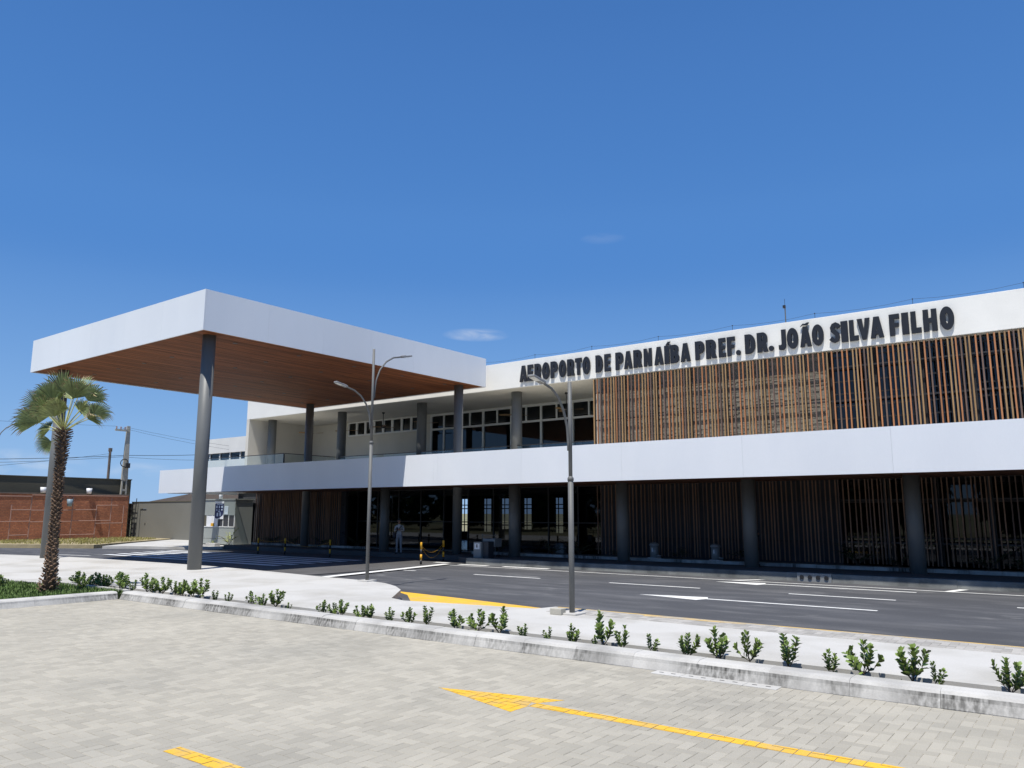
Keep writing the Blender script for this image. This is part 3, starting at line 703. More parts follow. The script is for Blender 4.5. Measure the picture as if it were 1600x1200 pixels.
# roof lightning conductor
LC = thing('lightning_conductor', (-20, 31.6, 9.83), 'thin dark wire on short pegs along the top of the white parapet', 'wire')
PX = [-25.8, -22.35, -18.99, -15.47, -11.98, -8.55, -4.99, -1.49, 2.0]
for x in PX:
    g = MB(); g.tube([(x, 31.6, 9.82), (x, 31.6, 10.05)], .008, 6); g.tube([(x, 31.6, 10.03), (x, 31.6, 10.07)], .02, 6); g.build('peg', 'cable', LC)
g = MB()
for a, b in zip(PX[:-1], PX[1:]):
    g.tube([(a+(b-a)*t, 31.6, 10.05-.1*4*t*(1-t)) for t in (0, .25, .5, .75, 1)], .005, 5)
g.build('wire', 'cable', LC)
an = thing('antenna', (-9.9, 32.2, 8.75), 'slim grey antenna mast on the terminal roof above the sign', 'antenna')
g = MB(); g.tube([(-9.9, 32.2, 8.75), (-9.9, 32.2, 10.75)], .025, 8); g.build('mast', 'galv', an)
g = MB(); g.box(-9.98, -9.88, 32.15, 32.25, 10.62, 10.74); g.tube([(-9.9, 32.2, 10.75), (-9.9, 32.2, 11.02)], .008, 5); g.build('tip', 'dark_steel', an)

# ------------------------------------------------------------------ sign letters
def arc(cx, cy, rx, ry, a0, a1, n=14): return [(cx+rx*math.cos(R(a0+(a1-a0)*i/n)), cy+ry*math.sin(R(a0+(a1-a0)*i/n))) for i in range(n+1)]
def rect(a, b, c, d): return [(a, c), (b, c), (b, d), (a, d)]
def bowl(y0, y1, x1, s=.0): # filled half-round on a stem
    cy, ry = (y0+y1)/2, (y1-y0)/2
    return [(s, y0)]+arc(x1-.42, cy, .42, ry, -90, 90)+[(s, y1)]
def strokes(pts, w):
    L, Rr = [], []
    for i, p in enumerate(pts):
        a = pts[max(i-1, 0)]; b = pts[min(i+1, len(pts)-1)]; d = math.hypot((b[0]-a[0]), (b[1]-a[1])*2.05)
        nx, ny = -(b[1]-a[1])*2.05/d, (b[0]-a[0])/d
        L.append((p[0]+nx*w, p[1]+ny*w/2.05)); Rr.append((p[0]-nx*w, p[1]-ny*w/2.05))
    return L+Rr[::-1]
Aout = [(0, 0), (.30, 1), (.70, 1), (1, 0), (.66, 0), (.61, .17), (.39, .17), (.34, 0)]; Ain = [(.435, .34), (.565, .34), (.5, .62)]
GL = {
 'A': [Aout, Ain], 'E': [[(0, 0), (.95, 0), (.95, .2), (.44, .2), (.44, .41), (.85, .41), (.85, .59), (.44, .59), (.44, .8), (.95, .8), (.95, 1), (0, 1)]],
 'F': [[(0, 0), (.46, 0), (.46, .40), (.88, .40), (.88, .58), (.46, .58), (.46, .79), (.98, .79), (.98, 1), (0, 1)]],
 'R': [[(0, 0), (.42, 0), (.42, .36), (.62, 0), (1.04, 0), (.80, .42)]+arc(.55, .69, .43, .31, -50, 90)+[(0, 1)], rect(.42, .42, .56, .83)[:1]+[(.42, .57)]+arc(.47, .7, .12, .13, -90, 90)+[(.42, .83)]],
 'P': [[(0, 0), (.43, 0), (.43, .34)]+arc(.55, .67, .45, .33, -90, 90)+[(0, 1)], [(.43, .54)]+arc(.48, .67, .13, .13, -90, 90)+[(.43, .80)]],
 'D': [[(0, 0)]+arc(.42, .5, .58, .5, -90, 90)+[(0, 1)], [(.42, .25)]+arc(.44, .5, .16, .25, -90, 90)+[(.42, .75)]],
 'B': [[(0, 0)]+arc(.54, .27, .46, .27, -90, 62)+arc(.52, .76, .42, .24, -40, 90)+[(0, 1)], [(.42, .18)]+arc(.48, .28, .11, .10, -90, 90)+[(.42, .38)], [(.42, .64)]+arc(.46, .735, .10, .09, -90, 90)+[(.42, .825)]],
 'O': [arc(.5, .5, .5, .52, 0, 360, 30)[:-1], arc(.5, .5, .115, .25, 0, 360, 16)[:-1]],
 'T': [[(.3, 0), (.72, 0), (.72, .77), (1, .77), (1, 1), (0, 1), (0, .77), (.3, .77)]],
 'N': [[(0, 0), (.34, 0), (.34, .46), (.62, 0), (1, 0), (1, 1), (.66, 1), (.66, .54), (.38, 1), (0, 1)]],
 'I': [rect(0, 1, 0, 1)], 'L': [[(0, 0), (1, 0), (1, .23), (.5, .23), (.5, 1), (0, 1)]],
 'V': [[(.36, 0), (.66, 0), (1, 1), (.64, 1), (.52, .42), (.38, 1), (0, 1)]],
 'H': [[(0, 0), (.38, 0), (.38, .40), (.62, .40), (.62, 0), (1, 0), (1, 1), (.62, 1), (.62, .60), (.38, .60), (.38, 1), (0, 1)]],
 'J': [[(.42, 1), (1, 1), (1, .24)]+arc(.5, .24, .5, .26, 0, -100, 10)+[(.0, .02), (.0, .24), (.2, .22), (.42, .26)]],
 'S': [strokes([(.93, .74), (.80, .84), (.60, .90), (.38, .86), (.25, .75), (.30, .62), (.52, .51), (.72, .40), (.76, .26), (.64, .15), (.44, .11), (.24, .16), (.06, .25)], .21)],
 '.': [arc(.5, .5, .5, .5, 0, 360, 14)[:-1]],
}
LET = "AEROPORTO DE PARNAÍBA PREF. DR. JOÃO SILVA FILHO"
LX = [(-23.17, -22.72), (-22.68, -22.33), (-22.25, -21.85), (-21.78, -21.35), (-21.27, -20.86), (-20.78, -20.37), (-20.29, -19.89), (-19.83, -19.47), (-19.41, -19.0), (-18.68, -18.3), (-18.2, -17.86), (-17.6, -17.2), (-17.15, -16.73), (-16.66, -16.24), (-16.13, -15.74), (-15.60, -15.16), (-15.1, -14.87), (-14.81, -14.40), (-14.32, -13.87), (-13.63, -13.21), (-13.13, -12.68), (-12.56, -12.24), (-12.18, -11.83), (-11.80, -11.60), (-11.40, -10.97), (-10.88, -10.45), (-10.41, -10.2), (-9.99, -9.70), (-9.65, -9.21), (-9.13, -8.70), (-8.66, -8.22), (-7.97, -7.60), (-7.55, -7.31), (-7.24, -6.93), (-6.95, -6.50), (-6.49, -6.03), (-5.81, -5.46), (-5.38, -5.16), (-5.07, -4.75), (-4.66, -4.22), (-4.12, -3.67)]
sign = thing('airport_sign', (-13, 31.5, 8.7), 'row of bold black capital letters naming the airport on the white parapet', 'sign')
LZ, LH = 8.70, .82
def letter(polys, x0, x1, z0, h, parent=None):
    cu_ = bpy.data.curves.new('letter', 'CURVE'); cu_.dimensions = '2D'; cu_.fill_mode = 'BOTH'; cu_.extrude = .035; cu_.offset = .003; cu_.bevel_depth = .004; cu_.bevel_resolution = 0
    for p in polys:
        s = cu_.splines.new('POLY'); s.points.add(len(p)-1); s.use_cyclic_u = True
        for i, (x, y) in enumerate(p): s.points[i].co = (x*(x1-x0), y*h, 0, 1)
    o = bpy.data.objects.new('tmp', cu_); COL.objects.link(o)
    bpy.context.view_layer.update()
    me = bpy.data.meshes.new_from_object(o.evaluated_get(bpy.context.evaluated_depsgraph_get()))
    bpy.data.objects.remove(o); me.name = 'letter'; me.materials.clear(); me.materials.append(M['letter'])
    b = bpy.data.objects.new('letter', me); place(b, parent, (x0, 31.43, z0)); b.rotation_euler = (R(90), 0, 0); return b
i = 0
for ch in LET:
    if ch == ' ': continue
    x0, x1 = LX[i]; i += 1
    if ch == '.': letter(GL['.'], x0, x1, LZ, .21, sign); continue
    base = {'Í': 'I', 'Ã': 'A'}.get(ch, ch)
    L = letter(GL[base], x0, x1, LZ, LH, sign)
    if ch == 'Í': a = letter([[(0, 0), (.55, 0), (1, 1), (.5, 1)]], x0+.07, x1+.05, LZ+LH+.03, .14); nm = 1
    elif ch == 'Ã': a = letter([[(0, .1), (.25, .75), (.5, .62), (.8, .95), (1, .9), (.78, .25), (.5, .2), (.2, .35)]], x0+.06, x1-.06, LZ+LH+.03, .13); nm = 1
    else: nm = 0
    if nm:
        a.name = 'accent'; a.parent = L; a.matrix_parent_inverse = Matrix.Translation(Vector(L.location)+W[sign.name]).inverted() if 0 else Matrix.Identity(4)
        d = W[a.name if a.name in W else 'letter'] if 0 else None
        # local offset inside the letter's rotated frame
        ax = (x0+.07) if ch == 'Í' else (x0+.06)
        a.rotation_euler = (0, 0, 0); a.location = (ax-x0, LH+.03, 0)

# ------------------------------------------------------------------ entrance canopy
CX0, CX1, CY0, CY1, CZ0, CZ1 = -39.05, -24.85, 14.82, 30.75, 8.51, 10.0
CN = thing('entrance_canopy', (-32, 22.8, 0), 'big flat white canopy with timber underside on four dark round columns', 'canopy')
g = MB(); g.box(CX0+.06, CX1-.06, CY0+.06, CY1-.06, CZ0+.12, CZ1-.01); g.build('roof_slab', 'plaster_shade', CN)
def splits(a, b, n): return [(a+(b-a)*k/n, a+(b-a)*(k+1)/n) for k in range(n)]
for a, b in splits(CX0, CX1, 5):
    g = MB(); g.box(a+.002, b-.002, CY0, CY0+.05, CZ0, CZ1); g.build('fascia_panel', 'acm', CN)
    g = MB(); g.box(a+.002, b-.002, CY1-.05, CY1, CZ0, CZ1); g.build('fascia_panel', 'acm', CN)
for a, b in splits(CY0+.052, CY1-.052, 6):
    g = MB(); g.box(CX1-.05, CX1, a+.002, b-.002, CZ0, CZ1); g.build('fascia_panel', 'acm', CN)
    g = MB(); g.box(CX0, CX0+.05, a+.002, b-.002, CZ0, CZ1); g.build('fascia_panel', 'acm', CN)
pm = {}
npl = 100; pw = (CX1-CX0-.104)/npl
for k in range(npl):
    cuts = [CY0+.052, CY0+rnd.uniform(3.5, 7), CY0+rnd.uniform(9, 12.5), CY1-.052]
    if k % 4 == 3: cuts = [CY0+.052, CY0+rnd.uniform(5, 11), CY1-.052]
    x = CX0+.052+pw*(k+.5)
    for a, b in zip(cuts[:-1], cuts[1:]):
        g = MB(); g.box(-pw/2+.004, pw/2-.004, -(b-a)/2+.002, (b-a)/2-.002, 0, .03); g.build('soffit_plank', 'soffit', CN, at=(x, (a+b)/2, CZ0+.035+rnd.uniform(-.002, .002)))
for x in (-25.7, -37.45):
    for y in (15.6, 29.6): column(x, y, .235, .1, CZ0+.04, CN)
for i in range(6):
    for j in range(5):
        x, y = -37.3+2.25*i, 16.9+3.0*j
        g = MB(); g.lathe([(.095, 0), (.095, .012), (.06, .012), (.06, .045)], (0, 0, 0), 16)
        d = g.build('downlight', 'bin_dark', CN, at=(x, y, CZ0+.024), smooth='sides')

# ------------------------------------------------------------------ ceiling fans
FN = thing('ceiling_fan', (-43.3, 34.4, 8.45), 'ceiling fan with wooden blades hanging between the first two terrace columns', 'ceiling fan', 'ceiling fans over the terrace')
g = MB(); g.tube([(-43.3, 34.4, 7.62), (-43.3, 34.4, 8.40)], .022, 8); g.lathe([(.03, 8.36), (.09, 8.39), (.09, 8.449)], (-43.3, 34.4, 0), 14); g.build('rod', 'dark_steel', FN)
g = MB(); g.lathe([(.05, 7.45), (.12, 7.48), (.13, 7.58), (.06, 7.64)], (-43.3, 34.4, 0), 16); g.build('motor', 'dark_steel', FN, smooth='sides')
bm_ = MB()
for (r0, w0) in ((0, 0),): bm_.add([(.12, -.05, 0), (.35, -.085, .012), (.72, -.075, .015), (.75, .0, .02), (.72, .075, .045), (.35, .085, .04), (.12, .05, .02)], [tuple(range(7))]); bm_.add([(.12, -.05, -.012), (.35, -.085, 0), (.72, -.075, .003), (.75, 0, .008), (.72, .075, .033), (.35, .085, .028), (.12, .05, .008)], [tuple(range(6, -1, -1))])
bm_.add([(.10, -.012, -.004), (.16, -.012, -.004), (.16, .012, .02), (.10, .012, .02)], [(0, 1, 2, 3)])
BLD = bm_.mesh('blade', 'fan_wood')
for k in range(3): inst('blade', BLD, FN, (-43.3, 34.4, 7.52), (0, 0, R(20+120*k)), (1.25, 1.3, 1.3))
def copy_thing(o, loc, rz=0, label=None):
    c = o.copy(); COL.objects.link(c); c.location = loc; c.rotation_euler.z = rz
    if label: c['label'] = label
    for ch in o.children:
        d = ch.copy(); COL.objects.link(d); d.parent = c
        for e in ch.children:
            f = e.copy(); COL.objects.link(f); f.parent = d
    return c
for (x, rz, lb) in ((-39.9, .6, 'ceiling fan with wooden blades half hidden by the second terrace column'), (-36.2, 1.1, 'ceiling fan with wooden blades in front of the row of small high windows'),
                    (-32.7, .3, 'ceiling fan with wooden blades beside the third terrace column'), (-25.75, .9, 'ceiling fan with wooden blades beside the fourth terrace column'), (-22.3, .1, 'ceiling fan with wooden blades nearest the upper slat screen')):
    copy_thing(FN, (x, 34.4, 8.45), rz, lb)

# ------------------------------------------------------------------ street lamps
def lamp(loc, h, h1, r1, r2, arms, label, base=True):
    L = thing('street_lamp', loc, label, 'street lamp', 'galvanised street lamps')
    x, y, z = loc
    g = MB(); g.tube([(x, y, z), (x, y, z+h1)], r1, 14); g.build('lower_pole', 'galv', L, smooth='sides')
    g = MB(); g.tube([(x, y, z+h1-.05), (x, y, z+h1), (x, y, z+h1+.04)], [r1+.008, r1+.008, r2], 14); g.build('collar', 'galv', L, smooth='sides')
    g = MB(); g.tube([(x, y, z+h1), (x, y, z+h)], r2, 14); g.build('upper_pole', 'galv', L, smooth='sides')
    if base:
        g = MB(); g.box(x-.2, x+.2, y-.2, y+.2, z-.02, z+.035); g.build('foot', 'concrete', L, bevel=.01)
    for (sy, za, rise, reach) in arms:
        off = sy*(r2+.03)
        pts = [(x, y+off, za)]+[(x, y+off+sy*reach*(1-math.cos(t*math.pi/2)), za+.15+rise*math.sin(t*math.pi/2)) for t in (0, .2, .4, .6, .8, .95)]
        e = Vector(pts[-1])
        pts.append((x, e.y+sy*.12, e.z+.035))
        g = MB(); g.tube(pts, .026, 8); g.tube([(x, y, za+.08), (x, y+off, za+.08)], .02, 6); a = g.build('arm', 'galv', L, smooth='sides')
        e = Vector(pts[-1]); d = Vector((0, sy*.96, .2)); n = Vector((0, -.2*sy, .96))
        g = MB(); g.obox(e+d*.19, d*.22, Vector((.075, 0, 0)), n*.022); g.obox(e+d*.07, d*.09, Vector((.05, 0, 0)), n*.04); g.build('lamp_head', 'lamp_head', L, bevel=.012)
        g = MB(); g.obox(e+d*.2-n*.026, d*.17, Vector((.06, 0, 0)), n*.006); g.build('lens', 'lens', L)
lamp((-17.37, 16.04, .15), 6.9, 4.05, .052, .038, [(1, 5.55, 1.28, 1.1), (-1, 4.6, .98, .95)], 'tall two armed grey street lamp at the rounded pavement end by the canopy')
lamp((-8.54, 13.3, .15), 4.62, 2.65, .055, .04, [(-1, 3.35, 1.1, .85)], 'shorter one armed grey street lamp standing in front of the terminal')
lamp((-48.2, 16.9, .13), 7.0, 4.05, .052, .038, [(1, 5.6, 1.25, 1.0)], 'dark street lamp arm seen beyond the palm at the picture edge', base=False)
g = MB(); g.box(-8.88, -8.62, 13.02, 13.2, .15, .27); o = g.build('junction_block', 'pole_concrete', bevel=.01); tag(o, 'small concrete block on the pavement at the foot of the shorter lamp', 'concrete block')

# ------------------------------------------------------------------ bollards with chains
BG = 'yellow and black bollards by the crossing'
def bollard(x, y, z, label, h=.85):
    x, y, z = x*1.0485, y*1.0485, z-.1
    B = thing('bollard', (x, y, z), label, 'bollard', BG)
    r = .045; n = 4; hh = h/4.4
    zz = [0, hh*.9, hh*2.0, hh*3.0, h]
    for k in range(4):
        g = MB(); g.lathe([(r, zz[k]), (r, zz[k+1])] if k < 3 else [(r, zz[k]), (r, h-.015), (r*.7, h)], (x, y, z), 16)
        g.build('band', 'bollard_black' if k % 2 == 0 else 'bollard_yellow', B, smooth='sides')
    g = MB(); g.tube([(x+.045, y, z+h*.88), (x+.075, y, z+h*.88)], .012, 6); g.build('hook', 'dark_steel', B)
    return B
def chain(p, q, sag, label, m='bollard_yellow'):
    p = (p[0]*1.0485, p[1]*1.0485, p[2]-.1); q = (q[0]*1.0485, q[1]*1.0485, q[2]-.1)
    ch = thing('chain', p, label, 'chain', 'plastic chains between bollards'); P, Q = Vector(p), Vector(q)
    n = int((Q-P).length/.055); g = MB(); h = MB()
    for k in range(n):
        t0, t1 = k/n, (k+1)/n
        a = P.lerp(Q, t0)-Vector((0, 0, sag*4*t0*(1-t0))); b = P.lerp(Q, t1)-Vector((0, 0, sag*4*t1*(1-t1)))
        (g if k % 2 else h).tube([a, a.lerp(b, .5), b.lerp(b+(b-a), .25)], .011, 5)
    g.build('yellow_links', m, ch); h.build('black_links', 'bollard_black' if k else m, ch)
bollard(-22.55, 23.75, .04, 'yellow and black bollard standing in sunlight in front of the person', .93)
bollard(-23.35, 26.0, .04, 'yellow and black bollard in shade beside the litter bin', .93)
chain((-22.6, 23.8, .85), (-23.32, 25.95, .85), .36, 'upper drooping yellow chain between the two bollards by the bin')
chain((-22.6, 23.8, .78), (-23.32, 25.95, .78), .52, 'lower drooping yellow chain between the two bollards by the bin')
bollard(-34.8, 24.6, .04, 'black and yellow bollard beside the grey kiosk')
bollard(-33.4, 25.2, .04, 'black and yellow bollard in front of the timber slat corner')
bollard(-29.7, 25.0, .04, 'black and yellow bollard at the middle of the crossing')
chain((-34.8, 24.6, .8), (-33.4, 25.2, .8), .1, 'chain between the bollards in front of the kiosk')
chain((-33.4, 25.2, .8), (-29.7, 25.0, .8), .3, 'long chain hanging along the timber slats')

# ------------------------------------------------------------------ litter bin with sign plate, metal drums
b = thing('litter_bin', (-22.15, 27.6, .15), 'square grey litter bin with a white sign plate beside the entrance column', 'litter bin')
g = MB(); g.box(-22.72, -22.28, 27.3, 27.7, .15, .84); g.build('body', 'bin_grey', b, bevel=.01)
g = MB(); g.box(-22.66, -22.36, 27.288, 27.302, .52, .78); p = g.build('sign_plate', 'white_print', b)
g = MB(); g.box(-22.54, -22.48, 27.282, 27.287, .60, .70); g.tube([(-22.51, 27.287, .725), (-22.51, 27.282, .725)], .022, 10); g.build('symbol', 'bollard_black', p)
g = MB(); g.box(-22.26, -21.95, 27.4, 27.8, .15, .86); g.build('side_box', 'bin_dark', b, bevel=.01)
c = thing('luggage_cart', (-22.1, 28.0, .15), 'dark metal cart with a tall handle frame behind the litter bin', 'cart')
g = MB(); g.box(-22.6, -21.9, 27.8, 28.3, .62, .98); g.build('box', 'bin_grey', c, bevel=.01)
g = MB(); g.tube([(-21.86, 27.78, .16), (-21.86, 27.78, 1.2)], .014, 6); g.tube([(-22.6, 27.78, .16), (-22.6, 27.78, 1.2)], .014, 6); g.tube([(-22.6, 27.78, 1.12), (-21.86, 27.78, 1.12)], .012, 6); g.build('handle_frame', 'galv', c)
g = MB(); g.box(-22.55, -21.92, 27.85, 28.25, .2, .26)
for dx in (-22.5, -21.97):
    for dy in (27.9, 28.2): g.tube([(dx, dy, .15), (dx, dy, .62)], .02, 6)
g.build('legs', 'dark_steel', c)
def drum(x, y, z, label):
    D = thing('metal_drum', (x, y, z), label, 'metal drum', 'grey metal drums in the planter')
    g = MB(); g.lathe([(.17, .03), (.17, .52)], (x, y, z), 22); g.build('body', 'bin_grey', D, smooth='sides')
    g = MB(); g.lathe([(.2, .52), (.2, .56), (.17, .61), (.09, .645), (.0, .65)], (x, y, z), 22); g.build('lid', 'lamp_head', D, smooth=True)
    g = MB(); g.box(x-.22, x+.22, y-.2, y+.2, z-.02, z+.03); g.build('base', 'white_print', D, bevel=.008)
    g = MB(); g.tube([(x+.14, y-.08, z+.16), (x+.26, y-.14, z+.11), (x+.36, y-.14, z+.11)], .035, 8); g.build('spout', 'lamp_head', D, smooth='sides')
    g = MB(); g.box(x-.02, x+.02, y-.185, y-.165, z+.28, z+.44); g.build('label_plate', 'white_print', D)
drum(-15.25, 30.15, .25, 'grey metal drum with domed lid in the planter nearer the entrance')
drum(-12.55, 30.15, .25, 'grey metal drum with domed lid in the planter beside the front column')

# ------------------------------------------------------------------ vegetation
def leaf(mb, base, d, up, L, w, tint, fold=.25, cup=.15):
    d = Vector(d).normalized(); s = d.cross(Vector(up)).normalized() if abs(d.dot(Vector(up).normalized())) < .98 else d.cross(Vector((1, 0, 0))).normalized(); n = s.cross(d)
    b = Vector(base)
    P = [b, b+d*L*.45-s*w*.42+n*fold*w*.4, b+d*L*.45+n*cup*L*0, b+d*L*.45+s*w*.42+n*fold*w*.4, b+d*L*.78-s*w*.5+n*fold*w*.5, b+d*L*.78, b+d*L*.78+s*w*.5+n*fold*w*.5, b+d*L*1.0-n*cup*w*.3]
    mb.add(P, [(0, 2, 1), (0, 3, 2), (1, 2, 5, 4), (2, 3, 6, 5), (4, 5, 7), (5, 6, 7)], tint)
def shrub_meshes(seed, bushy):
    r = random.Random(seed); S = MB(); F = MB()
    nb = 3+int(bushy*4); fork = Vector((r.uniform(-.04, .04), r.uniform(-.04, .04), r.uniform(.16, .26)))
    S.tube([(0, 0, -.02), (fork.x*.4, fork.y*.4, fork.z*.6), fork], [.02, .017, .014], 5)
    for k in range(nb):
        a = 2*math.pi*k/nb+r.uniform(-.5, .5); sp = r.uniform(.16, .40)*(.8+.35*bushy); h = r.uniform(.62, .98)
        if k == 0: sp, h = .07, 1.0
        tip = Vector((sp*math.cos(a), sp*math.sin(a), h*.93)); mid = fork.lerp(tip, .5)+Vector((math.cos(a)*.06, math.sin(a)*.06, -.03))
        S.tube([fork, mid, tip], [.012, .009, .006], 5)
        prev = fork
        nl = int((tip-fork).length/.062)
        for q in range(nl):
            t = .22+.78*q/max(nl-1, 1)
            c = fork*(1-t)**2+mid*2*t*(1-t)+tip*t*t; ax = (tip-fork).normalized()
            ph = q*1.57+k+r.uniform(-.35, .35)
            u = ax.orthogonal().normalized(); v = ax.cross(u)
            for sg in (0, math.pi):
                if r.random() < .12: continue
                o_ = u*math.cos(ph+sg)+v*math.sin(ph+sg)
                d = (ax*r.uniform(.35, .8)+o_*r.uniform(.7, 1.0)+Vector((0, 0, r.uniform(.1, .5)))).normalized()
                L = r.uniform(.14, .20)*(1 if t < .9 else .85)
                leaf(F, c, d, ax, L, L*r.uniform(.52, .64), min(1, max(0, r.gauss(.5, .3))), fold=.18)
        for q in range(3):
            d = Vector((r.uniform(-.5, .5), r.uniform(-.5, .5), 1)).normalized()
            leaf(F, tip-Vector((0, 0, .02)), d, (math.cos(q*2.1), math.sin(q*2.1), .2), r.uniform(.11, .16), .075, min(1, .6+r.random()*.4))
    return S.mesh('stem', 'stem'), F.mesh('foliage', 'leaf')
VAR = [shrub_meshes(40+k, b) for k, b in enumerate((.25, .6, .9, .4, .75, .15, 1.0))]
BAG = MB(); BAG.lathe([(.085, -.02), (.1, .07), (.095, .085), (.03, .08)], (0, 0, 0), 10); BAG = BAG.mesh('root_bag', 'pot')
pl = [(-23.3, .50, 2), (-22.85, .44, 6), (-22.5, .40, 1), (-22.2, .52, 6), (-21.95, .46, 2), (-21.65, .48, 6), (-20.9, .60, 6), (-20.55, .50, 4), (-20.2, .40, 5), (-19.55, .62, 1), (-19.2, .46, 0), (-18.75, .56, 6), (-18.2, .48, 2), (-17.85, .54, 2), (-17.5, .56, 6), (-17.15, .60, 4), (-16.5, .36, 0), (-15.95, .34, 0), (-15.1, .42, 4), (-14.62, .40, 1), (-14.25, .52, 6),
      (-13.75, .26, 5), (-12.7, .38, 4), (-12.45, .34, 2), (-12.15, .44, 6), (-11.6, .36, 2), (-11.35, .40, 6), (-10.75, .38, 3), (-10.3, .42, 1), (-9.85, .48, 0), (-9.2, .46, 2), (-8.65, .50, 4), (-8.25, .58, 1),
      (-7.7, .33, 3), (-7.2, .33, 5), (-6.75, .42, 1), (-6.42, .26, 5), (-6.25, .66, 1), (-5.88, .47, 3), (-5.46, .37, 5), (-4.84, .46, 2), (-4.44, .57, 1), (-3.98, .56, 4), (-3.48, .57, 0), (-2.96, .42, 3), (-2.56, .57, 4), (-2.02, .59, 6), (-1.76, .40, 5), (-1.02, .52, 2), (-.45, .5, 1), (.15, .5, 4)]
size = lambda h: 'tiny' if h < .3 else 'small' if h < .41 else 'medium' if h < .54 else 'tall'
kind = {0: 'sparse', 5: 'thin', 3: 'open', 1: 'upright', 4: 'full', 2: 'dense', 6: 'bushy'}
ords = ['first', 'second', 'third', 'fourth', 'fifth', 'sixth', 'seventh', 'eighth', 'ninth', 'tenth', 'eleventh', 'twelfth', 'thirteenth', 'fourteenth', 'fifteenth', 'sixteenth', 'seventeenth', 'eighteenth', 'nineteenth', 'twentieth', 'twenty-first', 'twenty-second', 'twenty-third', 'twenty-fourth', 'twenty-fifth', 'twenty-sixth', 'twenty-seventh', 'twenty-eighth', 'twenty-ninth', 'thirtieth', 'thirty-first', 'thirty-second', 'thirty-third', 'thirty-fourth', 'thirty-fifth', 'thirty-sixth', 'thirty-seventh', 'thirty-eighth', 'thirty-ninth', 'fortieth', 'forty-first', 'forty-second', 'forty-third', 'forty-fourth', 'forty-fifth', 'forty-sixth', 'forty-seventh', 'forty-eighth', 'forty-ninth', 'fiftieth', 'fifty-first', 'fifty-second', 'fifty-third', 'fifty-fourth', 'fifty-fifth', 'fifty-sixth']
def shrub(x, y, z, h, v, label, group='young shrubs in the planting strip', bag=True, name='shrub'):
    s_ = thing(name, (x, y, z), label, 'shrub', group, rnd.uniform(0, 6.28))
    k = h*.9; wd = k*rnd.uniform(.95, 1.25)
    a = bpy.data.objects.new('stem', VAR[v][0]); COL.objects.link(a); a.parent = s_; a.scale = (wd, wd, k)
    b = bpy.data.objects.new('foliage', VAR[v][1]); COL.objects.link(b); b.parent = s_; b.scale = (wd, wd, k)
    if bag:
        c = bpy.data.objects.new('root_bag', BAG); COL.objects.link(c); c.parent = s_; c.scale = (rnd.uniform(.7, 1.2),)*2+(rnd.uniform(.5, 1),)
for i, (x, h, v) in enumerate(pl):
    shrub(x, 10.58+rnd.uniform(-.06, .06), .03, h, v, '%s %s green shrub in the planting strip, %s along the kerb from the palm' % (size(h), kind[v], ords[i]), bag=(i*7 % 5) < 3)
for (x, y, h, v, lb) in ((-23.9, 8.9, .40, 2, 'low dark shrub on the lawn beside the palm trunk'), (-25.0, 8.4, .30, 6, 'small shrub on the lawn close to the picture edge'), (-22.3, 9.55, .45, 4, 'green shrub on the lawn just behind the palm trunk'), (-21.2, 9.75, .42, 6, 'bushy shrub on the lawn on the road side of the palm')):
    shrub(x, y, .1, h, v, lb, 'shrubs on the lawn', bag=False)
for (x, y, s) in ((-1.45, 10.56, .10), (-1.28, 10.62, .08), (-13.1, 10.6, .06)):
    g = MB(); g.lathe([(.02, -.02), (s, .0), (s*.9, s*.5), (s*.35, s*.8), (.002, s*.82)], (x, y, .03), 7)
    tag(g.build('rock', 'rock'), {-1.45: 'larger pale orange stone on the soil near the picture edge', -1.28: 'smaller pale orange stone on the soil beside the larger one', -13.1: 'small pale stone in the planting strip before the rounded pavement end'}[x], 'stone', 'stones in the planting strip')
# grass and weeds as ground cover
def blades(name, area, n, hmin, hmax, m, zf, seed, parent=None):
    r = random.Random(seed); g = MB()
    xs = [p[0] for p in area]; ys = [p[1] for p in area]
    def inside(x, y):
        c = False
        for i in range(len(area)):
            (ax, ay), (bx, by) = area[i], area[i-1]
            if (ay > y) != (by > y) and x < (bx-ax)*(y-ay)/(by-ay)+ax: c = not c
        return c
    k = 0
    while k < n:
        x, y = r.uniform(min(xs), max(xs)), r.uniform(min(ys), max(ys)); k += 1
        if not inside(x, y): continue
        if math.sin(x*2.1)+math.sin(y*2.7+x)+r.uniform(-1.6, 1.6) < -1.2: continue
        h = r.uniform(hmin, hmax); a = r.uniform(0, 6.28); w = h*.13; l = r.uniform(0, .6)*h; b = a+1.57
        dx, dy = math.cos(a)*w, math.sin(a)*w; ex, ey = math.cos(b)*l, math.sin(b)*l
        g.add([(x-dx, y-dy, zf), (x+dx, y+dy, zf), (x+ex*.4+dx*.7, y+ey*.4+dy*.7, zf+h*.6), (x+ex*.4-dx*.7, y+ey*.4-dy*.7, zf+h*.6), (x+ex, y+ey, zf+h)], [(0, 1, 2, 3), (3, 2, 4)], r.random())
    return g.build(name, m, parent, kind='stuff')
blades('grass', lawn, 16000, .04, .11, 'grass', .1, 5)
blades('verge_grass', [(-51.6, 24.4), (-57.5, 21.2), (-66, 17.5), (-63.2, 32.6), (-58.8, 32.6), (-54.2, 27.6)], 16000, .05, .16, 'dry_grass', .13, 6)
blades('weeds', [(-20.2, 10.4), (10, 10.4), (10, 10.78), (-20.2, 10.78)], 2600, .03, .10, 'grass', .03, 9)
